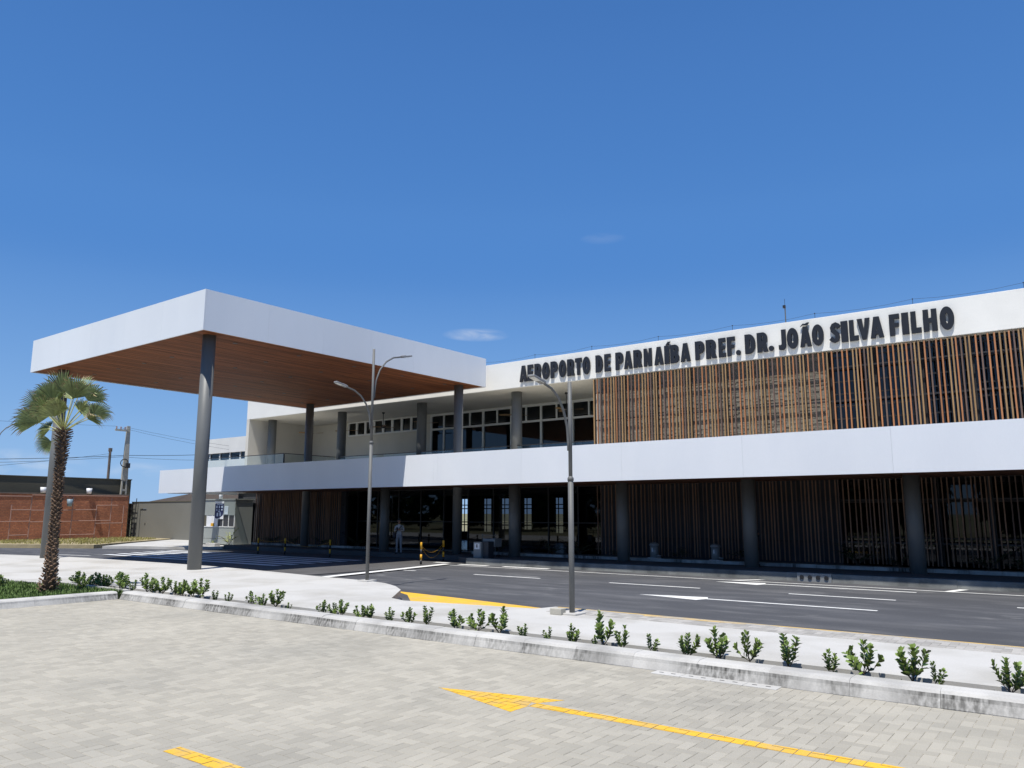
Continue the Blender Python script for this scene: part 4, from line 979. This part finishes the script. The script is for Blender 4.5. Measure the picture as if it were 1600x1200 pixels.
# dim plants in the planters in front of the terminal
def fern_meshes(seed, m):
    r = random.Random(seed); F = MB(); S = MB()
    for k in range(9):
        a = r.uniform(0, 6.28); L = r.uniform(.5, .95); el = r.uniform(.7, 1.4)
        prev = Vector((0, 0, 0)); P = [prev]
        for q in range(1, 6):
            e = el-q*.16; prev = prev+Vector((math.cos(a)*math.cos(e), math.sin(a)*math.cos(e), math.sin(e)))*L/5; P.append(prev)
        S.tube(P, .008, 4)
        for q in range(2, 6):
            d = (P[q]-P[q-1]).normalized(); s = d.cross(Vector((0, 0, 1)))
            for sg in (-1, 1): leaf(F, P[q], d*.6+s*sg, (0, 0, 1), r.uniform(.16, .26), .06, r.random())
    return S.mesh('stem', 'stem'), F.mesh('foliage', m)
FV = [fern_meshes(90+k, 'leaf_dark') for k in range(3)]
FY = fern_meshes(99, 'leaf_yellow')
ferns = [(-41.8, 30.6, .9, 'dark leafy plant against the slats near the kiosk'), (-39.6, 30.6, .75, 'dark leafy plant in the middle of the slat wall by the kiosk'), (-37.2, 30.6, .85, 'dark leafy plant at the slats behind the first ground floor column'), (-34.2, 30.7, .9, 'dark leafy plant at the end of the slat wall beside the glass'),
         (-23.6, 30.4, .9, 'dark leafy plant behind the litter bin'), (-20.6, 30.4, .85, 'dark leafy plant in front of the lobby glass'), (-19.1, 30.4, 1.0, 'dark leafy plant at the corner of the slats and lobby glass'), (-17.2, 30.4, .5, 'low plant in the planter before the first drum'),
         (-14.1, 30.4, .8, 'dark plant in the planter between the two drums'), (-11.5, 30.4, 1.0, 'tall dark plant in the planter beside the second drum'), (-7.3, 30.4, 1.05, 'tall dark plant in the planter beside the front column'), (-5.9, 30.4, .7, 'dark plant low behind the front column'), (-3.2, 30.4, 1.0, 'big dark plant in the planter towards the picture edge'), (-2.2, 30.4, .9, 'dark plant at the picture edge in the planter')]
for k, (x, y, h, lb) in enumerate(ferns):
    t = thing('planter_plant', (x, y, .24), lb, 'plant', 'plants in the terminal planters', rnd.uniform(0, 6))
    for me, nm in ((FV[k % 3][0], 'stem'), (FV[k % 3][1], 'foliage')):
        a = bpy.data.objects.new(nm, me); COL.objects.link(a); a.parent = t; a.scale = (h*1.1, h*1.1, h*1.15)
for (x, y, h, lb) in ((-44.35, 29.2, 1.5, 'tall yellow green croton plant beside the kiosk corner'), (-45.2, 28.6, .6, 'low yellow green plant at the foot of the kiosk')):
    t = thing('croton_plant', (x, y, .1), lb, 'plant', 'yellow green plants by the kiosk')
    for me, nm in ((FY[0], 'stem'), (FY[1], 'foliage')):
        a = bpy.data.objects.new(nm, me); COL.objects.link(a); a.parent = t; a.scale = (h*.6, h*.6, h)

# palm tree
PT = thing('palm_tree', (-21.75, 9.2, .1), 'fan palm with a rough stubbed trunk on the lawn at the kerb corner', 'palm tree')
px, py, pz = -21.75, 9.2, .1
g = MB(); g.tube([(px+.03*math.sin(k), py, pz+k*.52) for k in range(9)], [.165, .125, .10, .088, .085, .085, .088, .08, .07], 16); g.build('trunk', 'trunk', PT, smooth='sides')
g = MB(); r = random.Random(3); n = 460
for k in range(n):
    t = k/n; z = pz+.02+4.15*t; a = k*2.39996+.2*math.sin(k)
    rad = (.17-.078*min(1, t*3.2)-.008*t)+(.04 if t < .08 else 0); L = (.045+.04*r.random()) if t < .75 else .06+.12*((t-.75)/.25)*r.uniform(.5, 1.2)
    c = Vector((px+math.cos(a)*rad, py+math.sin(a)*rad, z)); up = .75 if t < .8 else .45
    d = Vector((math.cos(a), math.sin(a), up)).normalized(); s = Vector((-math.sin(a), math.cos(a), 0)); nn = s.cross(d)
    w = .042*(1-.25*t)*r.uniform(.8, 1.2); th = .014
    e = c+d*L
    g.add([c-s*w-nn*th, c+s*w-nn*th, c+s*w+nn*th, c-s*w+nn*th, e-s*w*.5-nn*th*.7, e+s*w*.5-nn*th*.7, e+s*w*.5+nn*th*.7, e-s*w*.5+nn*th*.7], [(0, 1, 5, 4), (1, 2, 6, 5), (2, 3, 7, 6), (3, 0, 4, 7), (4, 5, 6, 7)], min(1, max(0, r.gauss(.5, .3)+(.25 if t < .3 else -.1))))
g.build('leaf_base', 'boot', PT, kind='stuff')
def frond(ang, tow, pet, fan, seed, spread=150, droop=.25, dry=.2):
    r = random.Random(seed)
    a = R(ang); d = (cr*math.cos(a)+Vector((0, 0, 1))*math.sin(a)-cf*tow); d.normalize()
    base = Vector((px, py, pz+4.0+.18*math.sin(a)))
    side = cf.cross(d).normalized(); tw = r.uniform(-.7, .7)
    side = (side*math.cos(tw)+d.cross(side)*math.sin(tw)).normalized(); n = side.cross(d)
    P = [base]
    for q in range(1, 5):
        dd = (d+Vector((0, 0, -1))*.06*q*droop*2).normalized(); P.append(P[-1]+dd*pet/4)
    g = MB(); g.tube(P, [.022, .017, .014, .012, .011], 6); pet_o = g.build('petiole', 'petiole', PT)
    h = P[-1]; d2 = (P[-1]-P[-2]).normalized()
    g = MB(); ns = 24
    for k in range(ns):
        t = k/(ns-1)*2-1; b = R(spread/2)*t
        ray = (d2*math.cos(b)+side*math.sin(b)+n*.18*abs(t)*(1 if seed % 2 else -1)).normalized()
        L = fan*(1-.28*abs(t)**2)*r.uniform(.88, 1.08); w = fan*.030
        perp = (side*math.cos(b)-d2*math.sin(b)).normalized()
        tn = min(1, max(0, r.gauss(.5, .2)))
        p1 = h+ray*L*.42+Vector((0, 0, -1))*L*.03*droop; p2 = h+ray*L*.8+Vector((0, 0, -1))*L*.22*droop; p3 = h+ray*L+Vector((0, 0, -1))*L*(.5*droop+r.uniform(0, .12))
        fo = n*w*.55
        g.cm = 0
        g.add([h, p1-perp*w+fo, p1-fo*.4, p1+perp*w+fo, p2-perp*w*.75+fo*.6, p2, p2+perp*w*.75+fo*.6], [(0, 2, 1), (0, 3, 2), (1, 2, 5, 4), (2, 3, 6, 5)], tn)
        g.cm = 1 if r.random() < dry+.25 else 0
        g.add([p2-perp*w*.75+fo*.6, p2, p2+perp*w*.75+fo*.6, p3], [(0, 1, 3), (1, 2, 3)], r.random())
    g.build('fan_leaf', ['palm_leaf', 'palm_tip'], pet_o)
    pet_o.name = 'frond'
for k, f_ in enumerate(((150, .2, .62, .84, .22, .8), (139, -.2, .62, .86, .08, .35), (126, .3, .66, .80, .05, .7), (114, -.2, .76, .78, .0, .35), (103, .4, .74, .78, .0, .3), (94, -.4, .84, .74, .0, .3), (86, .3, .90, .80, .0, .6), (78, -.2, .86, .86, .0, .6), (69, .3, .84, .84, .03, .5),
        (60, -.1, .88, .72, .2, .9), (51, .4, .80, .62, .5, .9), (44, -.3, .78, .62, .35, .8), (36, .2, .74, .56, .5, .7), (161, -.4, .52, .66, .3, .6), (196, .3, .26, .46, .1, .2), (112, .8, .56, .66, .05, .4), (76, .9, .62, .70, .05, .4), (133, -.7, .52, .66, .1, .4), (66, -.8, .60, .66, .1, .4), (98, 1.0, .45, .66, .1, .5))):
    frond(f_[0], f_[1], f_[2]*1.08, f_[3]*.9, 11+k, 105+12*(k % 4), .12+f_[4], f_[5])

# ------------------------------------------------------------------ people
def person(loc, face, joints, mats, label, cloth):
    """one continuous skinned body; joints: name -> (pos, radius, parent)"""
    P = thing('person', loc, label, 'person'); names = list(joints)
    me = bpy.data.meshes.new('body'); V = [joints[n][0] for n in names]; E = [(names.index(joints[n][2]), i) for i, n in enumerate(names) if joints[n][2]]
    me.from_pydata(V, E, []); o = bpy.data.objects.new('body', me); COL.objects.link(o)
    sk = o.modifiers.new('skin', 'SKIN'); sk.use_smooth_shade = True
    for i, n in enumerate(names):
        r_ = joints[n][1]; r_ = r_ if isinstance(r_, tuple) else (r_, r_)
        me.skin_vertices[0].data[i].radius = r_; me.skin_vertices[0].data[i].use_root = (n == 'pelvis')
    o.modifiers.new('sub', 'SUBSURF').levels = 1
    bpy.context.view_layer.update()
    m2 = bpy.data.meshes.new_from_object(o.evaluated_get(bpy.context.evaluated_depsgraph_get())); bpy.data.objects.remove(o); m2.name = 'body'
    m2.materials.clear()
    for m in mats: m2.materials.append(M[m])
    for p in m2.polygons:
        p.use_smooth = True; c = p.center; p.material_index = cloth(c)
    b = bpy.data.objects.new('body', m2); COL.objects.link(b); b.parent = P; P.rotation_euler.z = face
    return P
def hum(head_tilt=.1, arms='phone'):
    J = {'pelvis': ((0, 0, .90), (.15, .105), None), 'waist': ((0, 0, 1.05), (.14, .10), 'pelvis'), 'chest': ((0, .0, 1.24), (.165, .115), 'waist'), 'neckbase': ((0, .01, 1.38), (.085, .075), 'chest'),
         'neck': ((0, -.02, 1.44), (.05, .05), 'neckbase'), 'jaw': ((0, -.05, 1.50), (.06, .07), 'neck'), 'head': ((0, -.045, 1.58), (.075, .092), 'jaw'), 'crown': ((0, -.03, 1.655), (.05, .06), 'head')}
    for s, t in ((-1, 'l'), (1, 'r')):
        J['hip'+t] = ((s*.09, 0, .84), (.092, .092), 'pelvis'); J['knee'+t] = ((s*.10, -.015, .47), (.062, .062), 'hip'+t); J['ankle'+t] = ((s*.11, .02, .10), (.048, .05), 'knee'+t); J['heel'+t] = ((s*.11, .0, .05), (.042, .045), 'ankle'+t); J['toe'+t] = ((s*.125, -.16, .035), (.042, .032), 'heel'+t)
        J['sh'+t] = ((s*.185, .01, 1.33), (.062, .062), 'chest')
        if arms == 'phone' or (arms == 'one' and s == 1):
            J['el'+t] = ((s*.235, .0, 1.08), (.045, .045), 'sh'+t); J['wr'+t] = ((s*.10, -.20, 1.17), (.03, .03), 'el'+t); J['hand'+t] = ((s*.05, -.255, 1.20), (.028, .036), 'wr'+t)
            for q in range(4): J['f%d%s' % (q, t)] = ((s*(.02-.012*q), -.285+.006*q, 1.235-.02*q), (.011, .011), 'hand'+t)
        else:
            J['el'+t] = ((s*.235, .02, 1.06), (.045, .045), 'sh'+t); J['wr'+t] = ((s*.24, -.03, .83), (.03, .03), 'el'+t); J['hand'+t] = ((s*.235, -.05, .76), (.024, .038), 'wr'+t)
            for q in range(4): J['f%d%s' % (q, t)] = ((s*.23, -.02-.022*q, .68+.006*abs(q-1)), (.011, .011), 'hand'+t)
    return J
def dress(c):
    z = c.z
    if z < .085: return 3
    if z > 1.425: return 0
    if abs(c.x) < .13 and c.y < -.185 and z > 1.1: return 0
    if z < .74 and abs(c.x) > .19: return 0
    return 2 if z < .93 and abs(c.x) < .21 else 1
Pn = person((-27.5, 27.4, .15), R(25), hum(), ['skin', 'shirt', 'trousers', 'shoe'], 'person in pale shirt and trousers looking down at a phone by the entrance', dress)
def extra(parent, mb, name, m, smooth=True):
    o = bpy.data.objects.new(name, mb.mesh(name, m, smooth)); COL.objects.link(o); o.parent = parent; return o
def hair_face(P):
    g = MB(); g._lathe([(.075, 1.585), (.088, 1.63), (.07, 1.68), (.03, 1.7)], (0, -.022, 0), 14); extra(P, g, 'hair', 'hair')
    g = MB(); g.obox((0, -.142, 1.565), (.010, 0, 0), (0, .018, 0), (0, 0, .02)); extra(P, g, 'nose', 'skin', False)
    g = MB()
    for s in (-1, 1): g.obox((s*.032, -.133, 1.60), (.012, 0, 0), (0, .006, 0), (0, 0, .005))
    extra(P, g, 'eyes', 'hair', False)
    g = MB()
    for s in (-1, 1): g.obox((s*.078, -.04, 1.575), (.008, 0, 0), (0, .02, 0), (0, 0, .03))
    extra(P, g, 'ears', 'skin', False)
hair_face(Pn)
g = MB(); g.obox((0, -.29, 1.225), (.035, 0, 0), (0, .005, .0), (0, -.02, .065)); extra(Pn, g, 'phone', 'bollard_black', False)
g = MB(); g.tube([(.16, -.09, 1.36), (.05, -.155, 1.22), (-.09, -.155, 1.06), (-.16, -.08, .95)], .022, 6); g.tube([(.16, .08, 1.37), (.0, .14, 1.2), (-.16, .1, .97)], .02, 6); extra(Pn, g, 'strap', 'dark_cloth')
g = MB(); g.box(-.29, -.17, -.11, .13, .80, 1.03); bg_ = extra(Pn, g, 'bag', 'dark_cloth', False)
P2 = person((-10.78, 29.55, .15), R(60), hum(arms='one'), ['skin', 'dark_cloth', 'dark_cloth', 'shoe'], 'person in dark clothes mostly hidden behind a terminal column', dress)
hair_face(P2)

# ------------------------------------------------------------------ kiosk beside the terminal
K = thing('kiosk', (-46.3, 30, .1), 'grey panelled guard kiosk with a navy poster beside the terminal', 'kiosk')
kx0, kx1, ky = -48.3, -44.5, 29.6
g = MB(); g.box(kx0+.06, kx1-.06, ky+.06, ky+1.3, .05, 2.9); g.build('core', 'inner_dark', K)
for a, b in splits(kx0, kx1, 2):
    for z0, z1 in ((.12, .46), (.475, 1.2)):
        g = MB(); g.box(a+.006, b-.006, ky, ky+.055, z0, z1-.006); g.build('panel', 'kiosk', K)
    g = MB(); g.box(a+.006, b-.006, ky, ky+.055, 1.96, 2.95); g.build('panel', 'kiosk', K)
g = MB(); g.box(kx1-.055, kx1, ky+.06, ky+1.3, .12, 2.95); g.build('panel', 'kiosk', K)
g = MB(); g.box(kx0-.05, kx1+.05, ky-.05, ky+1.4, 2.952, 3.02); g.build('roof', 'kiosk', K)
g = MB(); g.box(kx0, kx1, ky-.03, ky+.058, 1.2, 1.25); g.build('counter', 'frame_white', K)
for k, (a, b) in enumerate(splits(kx0+.02, kx1-.05, 6)):
    g = MB(); g.box(a+.03, b-.03, ky+.02, ky+.035, 1.26, 1.95); g.build('window', ('olive_wall', 'white_print', 'white_print', 'inner_dark', 'inner_dark', 'inner_dark')[k], K)
    g = MB(); g.box(b-.03, b+.03, ky+.005, ky+.05, 1.26, 1.955); g.build('window_frame', 'frame_white', K)
g = MB(); g.box(-47.1, -46.8, ky-.03, ky+.019, 1.25, 1.45); g.build('parcel', 'bollard_yellow', K)
po = thing('poster', (-46.2, ky-.02, 2.3), 'navy and white poster with small white icons hung on the kiosk', 'poster')
g = MB(); g.box(-46.72, -45.72, ky-.03, ky-.018, 1.72, 2.86); g.build('sheet', 'white_print', po)
bnd = [(-46.71, 2.72), (-45.73, 2.72), (-45.73, 2.0)]+[(-46.22+.49*math.cos(R(t)), 1.98-.2*abs(math.sin(R(t)))+.12*(math.cos(R(t)))) for t in range(0, 181, 20)]
g = MB(); g.add([(x, ky-.033, z) for x, z in bnd], [tuple(range(len(bnd)-1, -1, -1))]); g.build('print', 'navy', po)
for (x, z, w, h) in ((-46.5, 2.5, .07, .09), (-46.22, 2.5, .07, .09), (-45.92, 2.5, .09, .07), (-46.5, 2.3, .06, .05), (-46.22, 2.3, .05, .05), (-45.92, 2.32, .08, .05), (-46.4, 2.0, .09, .12), (-46.1, 2.03, .08, .13), (-46.22, 2.2, .12, .03), (-46.22, 2.67, .34, .025)):
    g = MB(); g.add([(x-w, ky-.036, z-h*.7), (x, ky-.036, z-h), (x+w, ky-.036, z-h*.7), (x+w*.9, ky-.036, z+h), (x-w*.9, ky-.036, z+h)], [(0, 1, 2, 3, 4)]); g.build('icon', 'icon', po)
nt = thing('notice', (-45.4, ky-.02, 2.3), 'pale paper notice beside the navy poster on the kiosk', 'notice')
g = MB(); g.box(-45.66, -45.22, ky-.03, ky-.02, 2.02, 2.55); g.build('sheet', 'paper', nt)
for z in (2.45, 2.36, 2.27, 2.18): 
    g = MB(); g.box(-45.6, -45.3, ky-.034, ky-.031, z, z+.025); g.build('text_bar', 'icon', nt)
g = MB(); g.lathe([(.12, 0), (.12, .42), (.08, .44)], (-46.95, ky+.5, 3.02), 16); tag(g.build('vent_pipe', 'white_print', smooth='sides'), 'short white vent pipe standing on the kiosk roof', 'pipe')
g = MB(); g.box(-45.6, -44.6, 28.35, 28.75, .04, .24); tag(g.build('step_block', 'concrete', bevel=.015), 'low white concrete block at the foot of the kiosk corner', 'concrete block')

# ------------------------------------------------------------------ far end of the road
gw = thing('grey_wall', (-57, 33.6, 0), 'long grey rendered boundary wall with a flush door behind the driveway', 'wall')
g = MB(); g.box(-65.1, -63.75, 33.5, 33.75, 0, 2.98); g.box(-62.75, -47.6, 33.5, 33.75, 0, 2.98); g.box(-63.75, -62.75, 33.5, 33.75, 2.45, 2.98); g.build('wall', 'grey_wall', gw)
g = MB(); g.box(-65.15, -47.55, 33.46, 33.79, 2.982, 3.04); g.build('coping', 'olive_wall', gw)
g = MB(); g.box(-63.73, -62.77, 33.56, 33.62, .05, 2.44); d_ = g.build('door', 'grey_wall', gw)
g = MB(); g.box(-62.95, -62.88, 33.53, 33.56, 1.15, 1.3); g.build('handle', 'dark_steel', d_)
bw = thing('brick_wall', (-64, 25, 0), 'red brick wall under construction at the bend of the road', 'wall')
g = MB(); g.box(-64.25, -64.0, 12, 32.6, 0, 3.5); g.build('brickwork', 'brick_wall', bw)
g = MB(); g.box(-64.3, -63.95, 12, 32.6, 3.502, 3.6); g.build('coping', 'wood_pole', bw)
ob = thing('olive_building', (-70, 22, 0), 'plain dark olive flat building rising behind the brick wall', 'building')
g = MB(); g.box(-80, -65.2, 6, 33.3, 0, 4.82); g.build('wall', 'olive_wall', ob)
g = MB(); g.box(-80.05, -65.15, 5.95, 33.35, 4.822, 4.9); g.build('roof_edge', 'olive_wall', ob)
sc = thing('scaffold', (-63.6, 27, .13), 'rusty tube scaffold standing along the red brick wall', 'scaffold')
for i, y in enumerate((19.5, 21.2, 22.4, 23.8, 25.1, 26.9, 28.05, 29.85, 31.0, 32.0)):
    g = MB(); g.tube([(-63.55, y, .13), (-63.55, y+.02, 3.3 if i % 2 == 0 else 2.7)], .038, 6); g.build('standard', 'rust_pipe', sc)
for (y0, y1, z) in ((19.5, 25.1, 3.3), (25.1, 32.2, 3.42), (23.8, 25.1, 2.32), (25.1, 28.05, 2.3), (28.05, 29.85, 2.35), (19.5, 22.4, 2.3), (22.4, 25.1, 1.48), (25.1, 28.0, 1.45), (28.05, 31, 1.5), (29.85, 32, 1.3), (23.8, 25, .5), (26.9, 29.85, .45), (19.5, 22, 1.4), (29.85, 31.5, 2.7)):
    g = MB(); g.tube([(-63.5, y0, z), (-63.5, y1, z+.02)], .034, 6); g.build('ledger', 'rust_pipe', sc)
for (y, z, h, m, nm, lb) in ((25.94, 3.6, .42, 'white_print', 'bucket', 'white bucket on the brick wall beside the palm trunk'), (29.3, 3.6, .42, 'white_print', 'bucket', 'white bucket on the brick wall between palm and utility pole'), (27.75, 2.6, .55, 'bucket_blue', 'bucket', 'blue grey bucket hanging in front of the brick wall')):
    t = thing(nm, (-63.75, y, z), lb, 'bucket', 'buckets by the brick wall')
    g = MB(); g.lathe([(.16, 0), (.21, h), (.19, h), (.15, .03)], (-63.8 if z > 3 else -63.4, y, z), 16); g.build('pail', m, t, smooth='sides')
    g = MB(); g.tube([((-63.8 if z > 3 else -63.4), y+.21*math.cos(R(q)), z+h+.22*math.sin(R(q))) for q in range(0, 181, 20)], .008, 5); g.build('handle', 'dark_steel', t)
gt = thing('iron_gate', (-64.6, 33.2, .1), 'dark iron ladder gate leaning beside the utility pole at the wall corner', 'gate')
for x in (-65.4, -64.75, -64.1):
    g = MB(); g.tube([(x, 33.2, .1), (x+.05, 33.3, 3.3 if x > -64.5 else 3.0)], .035, 6); g.build('upright', 'dark_steel', gt)
for q in range(7):
    g = MB(); g.tube([(-65.4, 33.21, .35+.42*q), (-64.1, 33.22, .3+.42*q)], .025, 6); g.build('rung', 'dark_steel', gt)
g = MB(); g.box(-65.3, -64.85, 33.3, 33.34, .12, 2.9); g.build('plate', 'dark_steel', gt)
# utility poles and wires
up = thing('utility_pole', (-64.8, 32.5, .1), 'tall concrete utility pole with a crossarm beside the brick wall', 'utility pole')
g = MB()
for s in (-1, 1): g.add([(-64.8-.1, 32.5+s*.28-.07, .1), (-64.7, 32.5+s*.28-.07, .1), (-64.7, 32.5+s*.28+.07, .1), (-64.9, 32.5+s*.28+.07, .1), (-64.87, 32.5+s*.16-.05, 5), (-64.73, 32.5+s*.16-.05, 5), (-64.73, 32.5+s*.16+.05, 5), (-64.87, 32.5+s*.16+.05, 5)], [(0, 1, 5, 4), (1, 2, 6, 5), (2, 3, 7, 6), (3, 0, 4, 7)])
for z in (.9, 1.9, 2.9, 3.9, 4.7): g.box(-64.86, -64.74, 32.5-.3+z*.02, 32.5+.3-z*.02, z, z+.16)
g.add([(-64.9, 32.25, 4.8), (-64.7, 32.25, 4.8), (-64.7, 32.75, 4.8), (-64.9, 32.75, 4.8), (-64.88, 32.37, 9.3), (-64.72, 32.37, 9.3), (-64.72, 32.63, 9.3), (-64.88, 32.63, 9.3)], [(0, 3, 2, 1), (4, 5, 6, 7), (0, 1, 5, 4), (1, 2, 6, 5), (2, 3, 7, 6), (3, 0, 4, 7)])
g.build('shaft', 'pole_concrete', up)
g = MB(); g.box(-64.72, -64.6, 31.35, 32.55, 8.82, 8.98); g.build('crossarm', 'pole_concrete', up)
for y in (31.45, 31.8, 32.15):
    g = MB(); g.lathe([(.03, 0), (.06, .06), (.04, .12), (.06, .18), (.02, .22)], (-64.66, y, 8.98), 10); g.build('insulator', 'rust_pipe', up)
g = MB(); g.tube([(-64.6, 32.3+.32*math.cos(t*.55), 6.2+.32*math.sin(t*.55)) for t in range(13)], .04, 6); g.box(-64.7, -64.5, 32.45, 32.75, 5.8, 6.2); g.build('cable_coil', 'cable', up)
u2 = thing('utility_pole', (-78, 38, 0), 'thinner weathered utility pole farther behind the olive building', 'utility pole')
g = MB(); g.tube([(-78, 37.5, 0), (-78, 37.5, 8.4)], [.16, .12], 8); g.build('shaft', 'wood_pole', u2)
g = MB(); g.box(-78.1, -77.9, 37.35, 37.65, 8.1, 8.45); g.build('cap', 'wood_pole', u2)
WGp = 'overhead wires at the road bend'
def wire(p, q, sag, r_, label):
    P, Q = Vector(p), Vector(q); g = MB(); g.tube([P.lerp(Q, t/14)-Vector((0, 0, sag*4*(t/14)*(1-t/14))) for t in range(15)], r_, 5)
    tag(g.build('overhead_wire', 'cable'), label, 'wire', WGp)
wire((-66, 2, 5.6), (-64.8, 32.5, 6.85), .5, .02, 'thick overhead cable from the utility pole over the olive building')
wire((-66, 2, 5.3), (-64.8, 32.5, 6.75), .6, .013, 'thinner overhead cable just below the thick one over the olive building')
wire((-64.8, 32.5, 6.85), (-60, 62, 11.5), .9, .02, 'thick overhead cable sagging from the utility pole towards the white building')
wire((-64.8, 32.5, 6.7), (-60, 62, 11.0), 1.3, .012, 'thin overhead cable sagging below the thick one towards the white building')
wire((-64.66, 31.5, 9.2), (-66, 2, 8.9), .3, .009, 'high thin overhead line from the crossarm past the palm crown')
wire((-64.66, 32.15, 9.2), (-60, 60, 8.6), 1.0, .009, 'high thin overhead line from the crossarm sagging towards the canopy column')
wire((-64.66, 31.8, 9.1), (-60, 60, 8.1), 1.1, .009, 'second high thin overhead line from the crossarm towards the canopy column')
wire((-66, 12, 4.3), (-78, 37.5, 7.9), .3, .013, 'overhead cable rising from the olive building to the weathered pole')
# white annex and dark roofed shed behind the boundary wall
ax = thing('white_annex', (-64, 44, 0), 'white annex building behind the terminal with a strip window', 'building')
g = MB(); g.box(-68, -50, 41, 55, 0, 6.9); g.box(-68, -50, 41, 55, 7.55, 8.9); g.box(-68, -67.2, 41, 55, 6.9, 7.55); g.build('wall', 'plaster', ax)
g = MB(); g.box(-67.15, -50.1, 41.2, 41.25, 6.9, 7.55); g.build('window', 'glass_dark', ax)
g = MB(); g.box(-67.15, -50.1, 43, 43.1, 6.9, 7.55); g.build('room_wall', 'inner_wall', ax)
for k in range(8):
    g = MB(); g.box(-66.4+1.6*k, -66.3+1.6*k, 41.1, 41.19, 6.901, 7.549); g.build('mullion', 'frame_white', ax)
sh = thing('shed', (-63, 39, 0), 'low shed with a dark sloping tile roof behind the grey wall', 'shed')
g = MB(); g.box(-68, -56, 37.5, 40.5, 0, 3.0); g.build('wall', 'grey_wall', sh)
g = MB(); g.add([(-70, 37, 3.05), (-55, 37, 3.05), (-55, 39, 4.3), (-62, 39, 4.15), (-70, 41, 3.05), (-55, 41, 3.05)], [(0, 1, 2, 3), (0, 3, 4), (3, 2, 5, 4), (1, 5, 2)]); g.build('roof', 'roof_dark', sh)
# unseen trees added behind the parking lot to darken what the glass reflects
r = random.Random(77); g = MB()
for k in range(140):
    cx, cy, hh = r.uniform(-175, 45), r.uniform(-38, -26), r.uniform(4.5, 8.5)
    for q in range(150):
        a, e, rad = r.uniform(0, 6.28), r.uniform(-1, 1), r.uniform(.6, 1)
        c = Vector((cx+math.cos(a)*2.6*rad*math.sqrt(1-e*e), cy+math.sin(a)*2.6*rad*math.sqrt(1-e*e), hh*.52+e*hh*.46))
        u = Vector((r.uniform(-1, 1), r.uniform(-1, 1), r.uniform(-1, 1))).normalized(); v = u.orthogonal().normalized()
        g.add([c-u*.9, c+v*.55, c+u*.9, c-v*.55], [(0, 1, 2, 3)], r.random())
tag(g.build('added_reflection_trees', 'leaf_dark', kind='stuff'), 'added belt of dark green trees behind the viewer, darkening the glass reflections', 'trees')
bpy.context.view_layer.update()
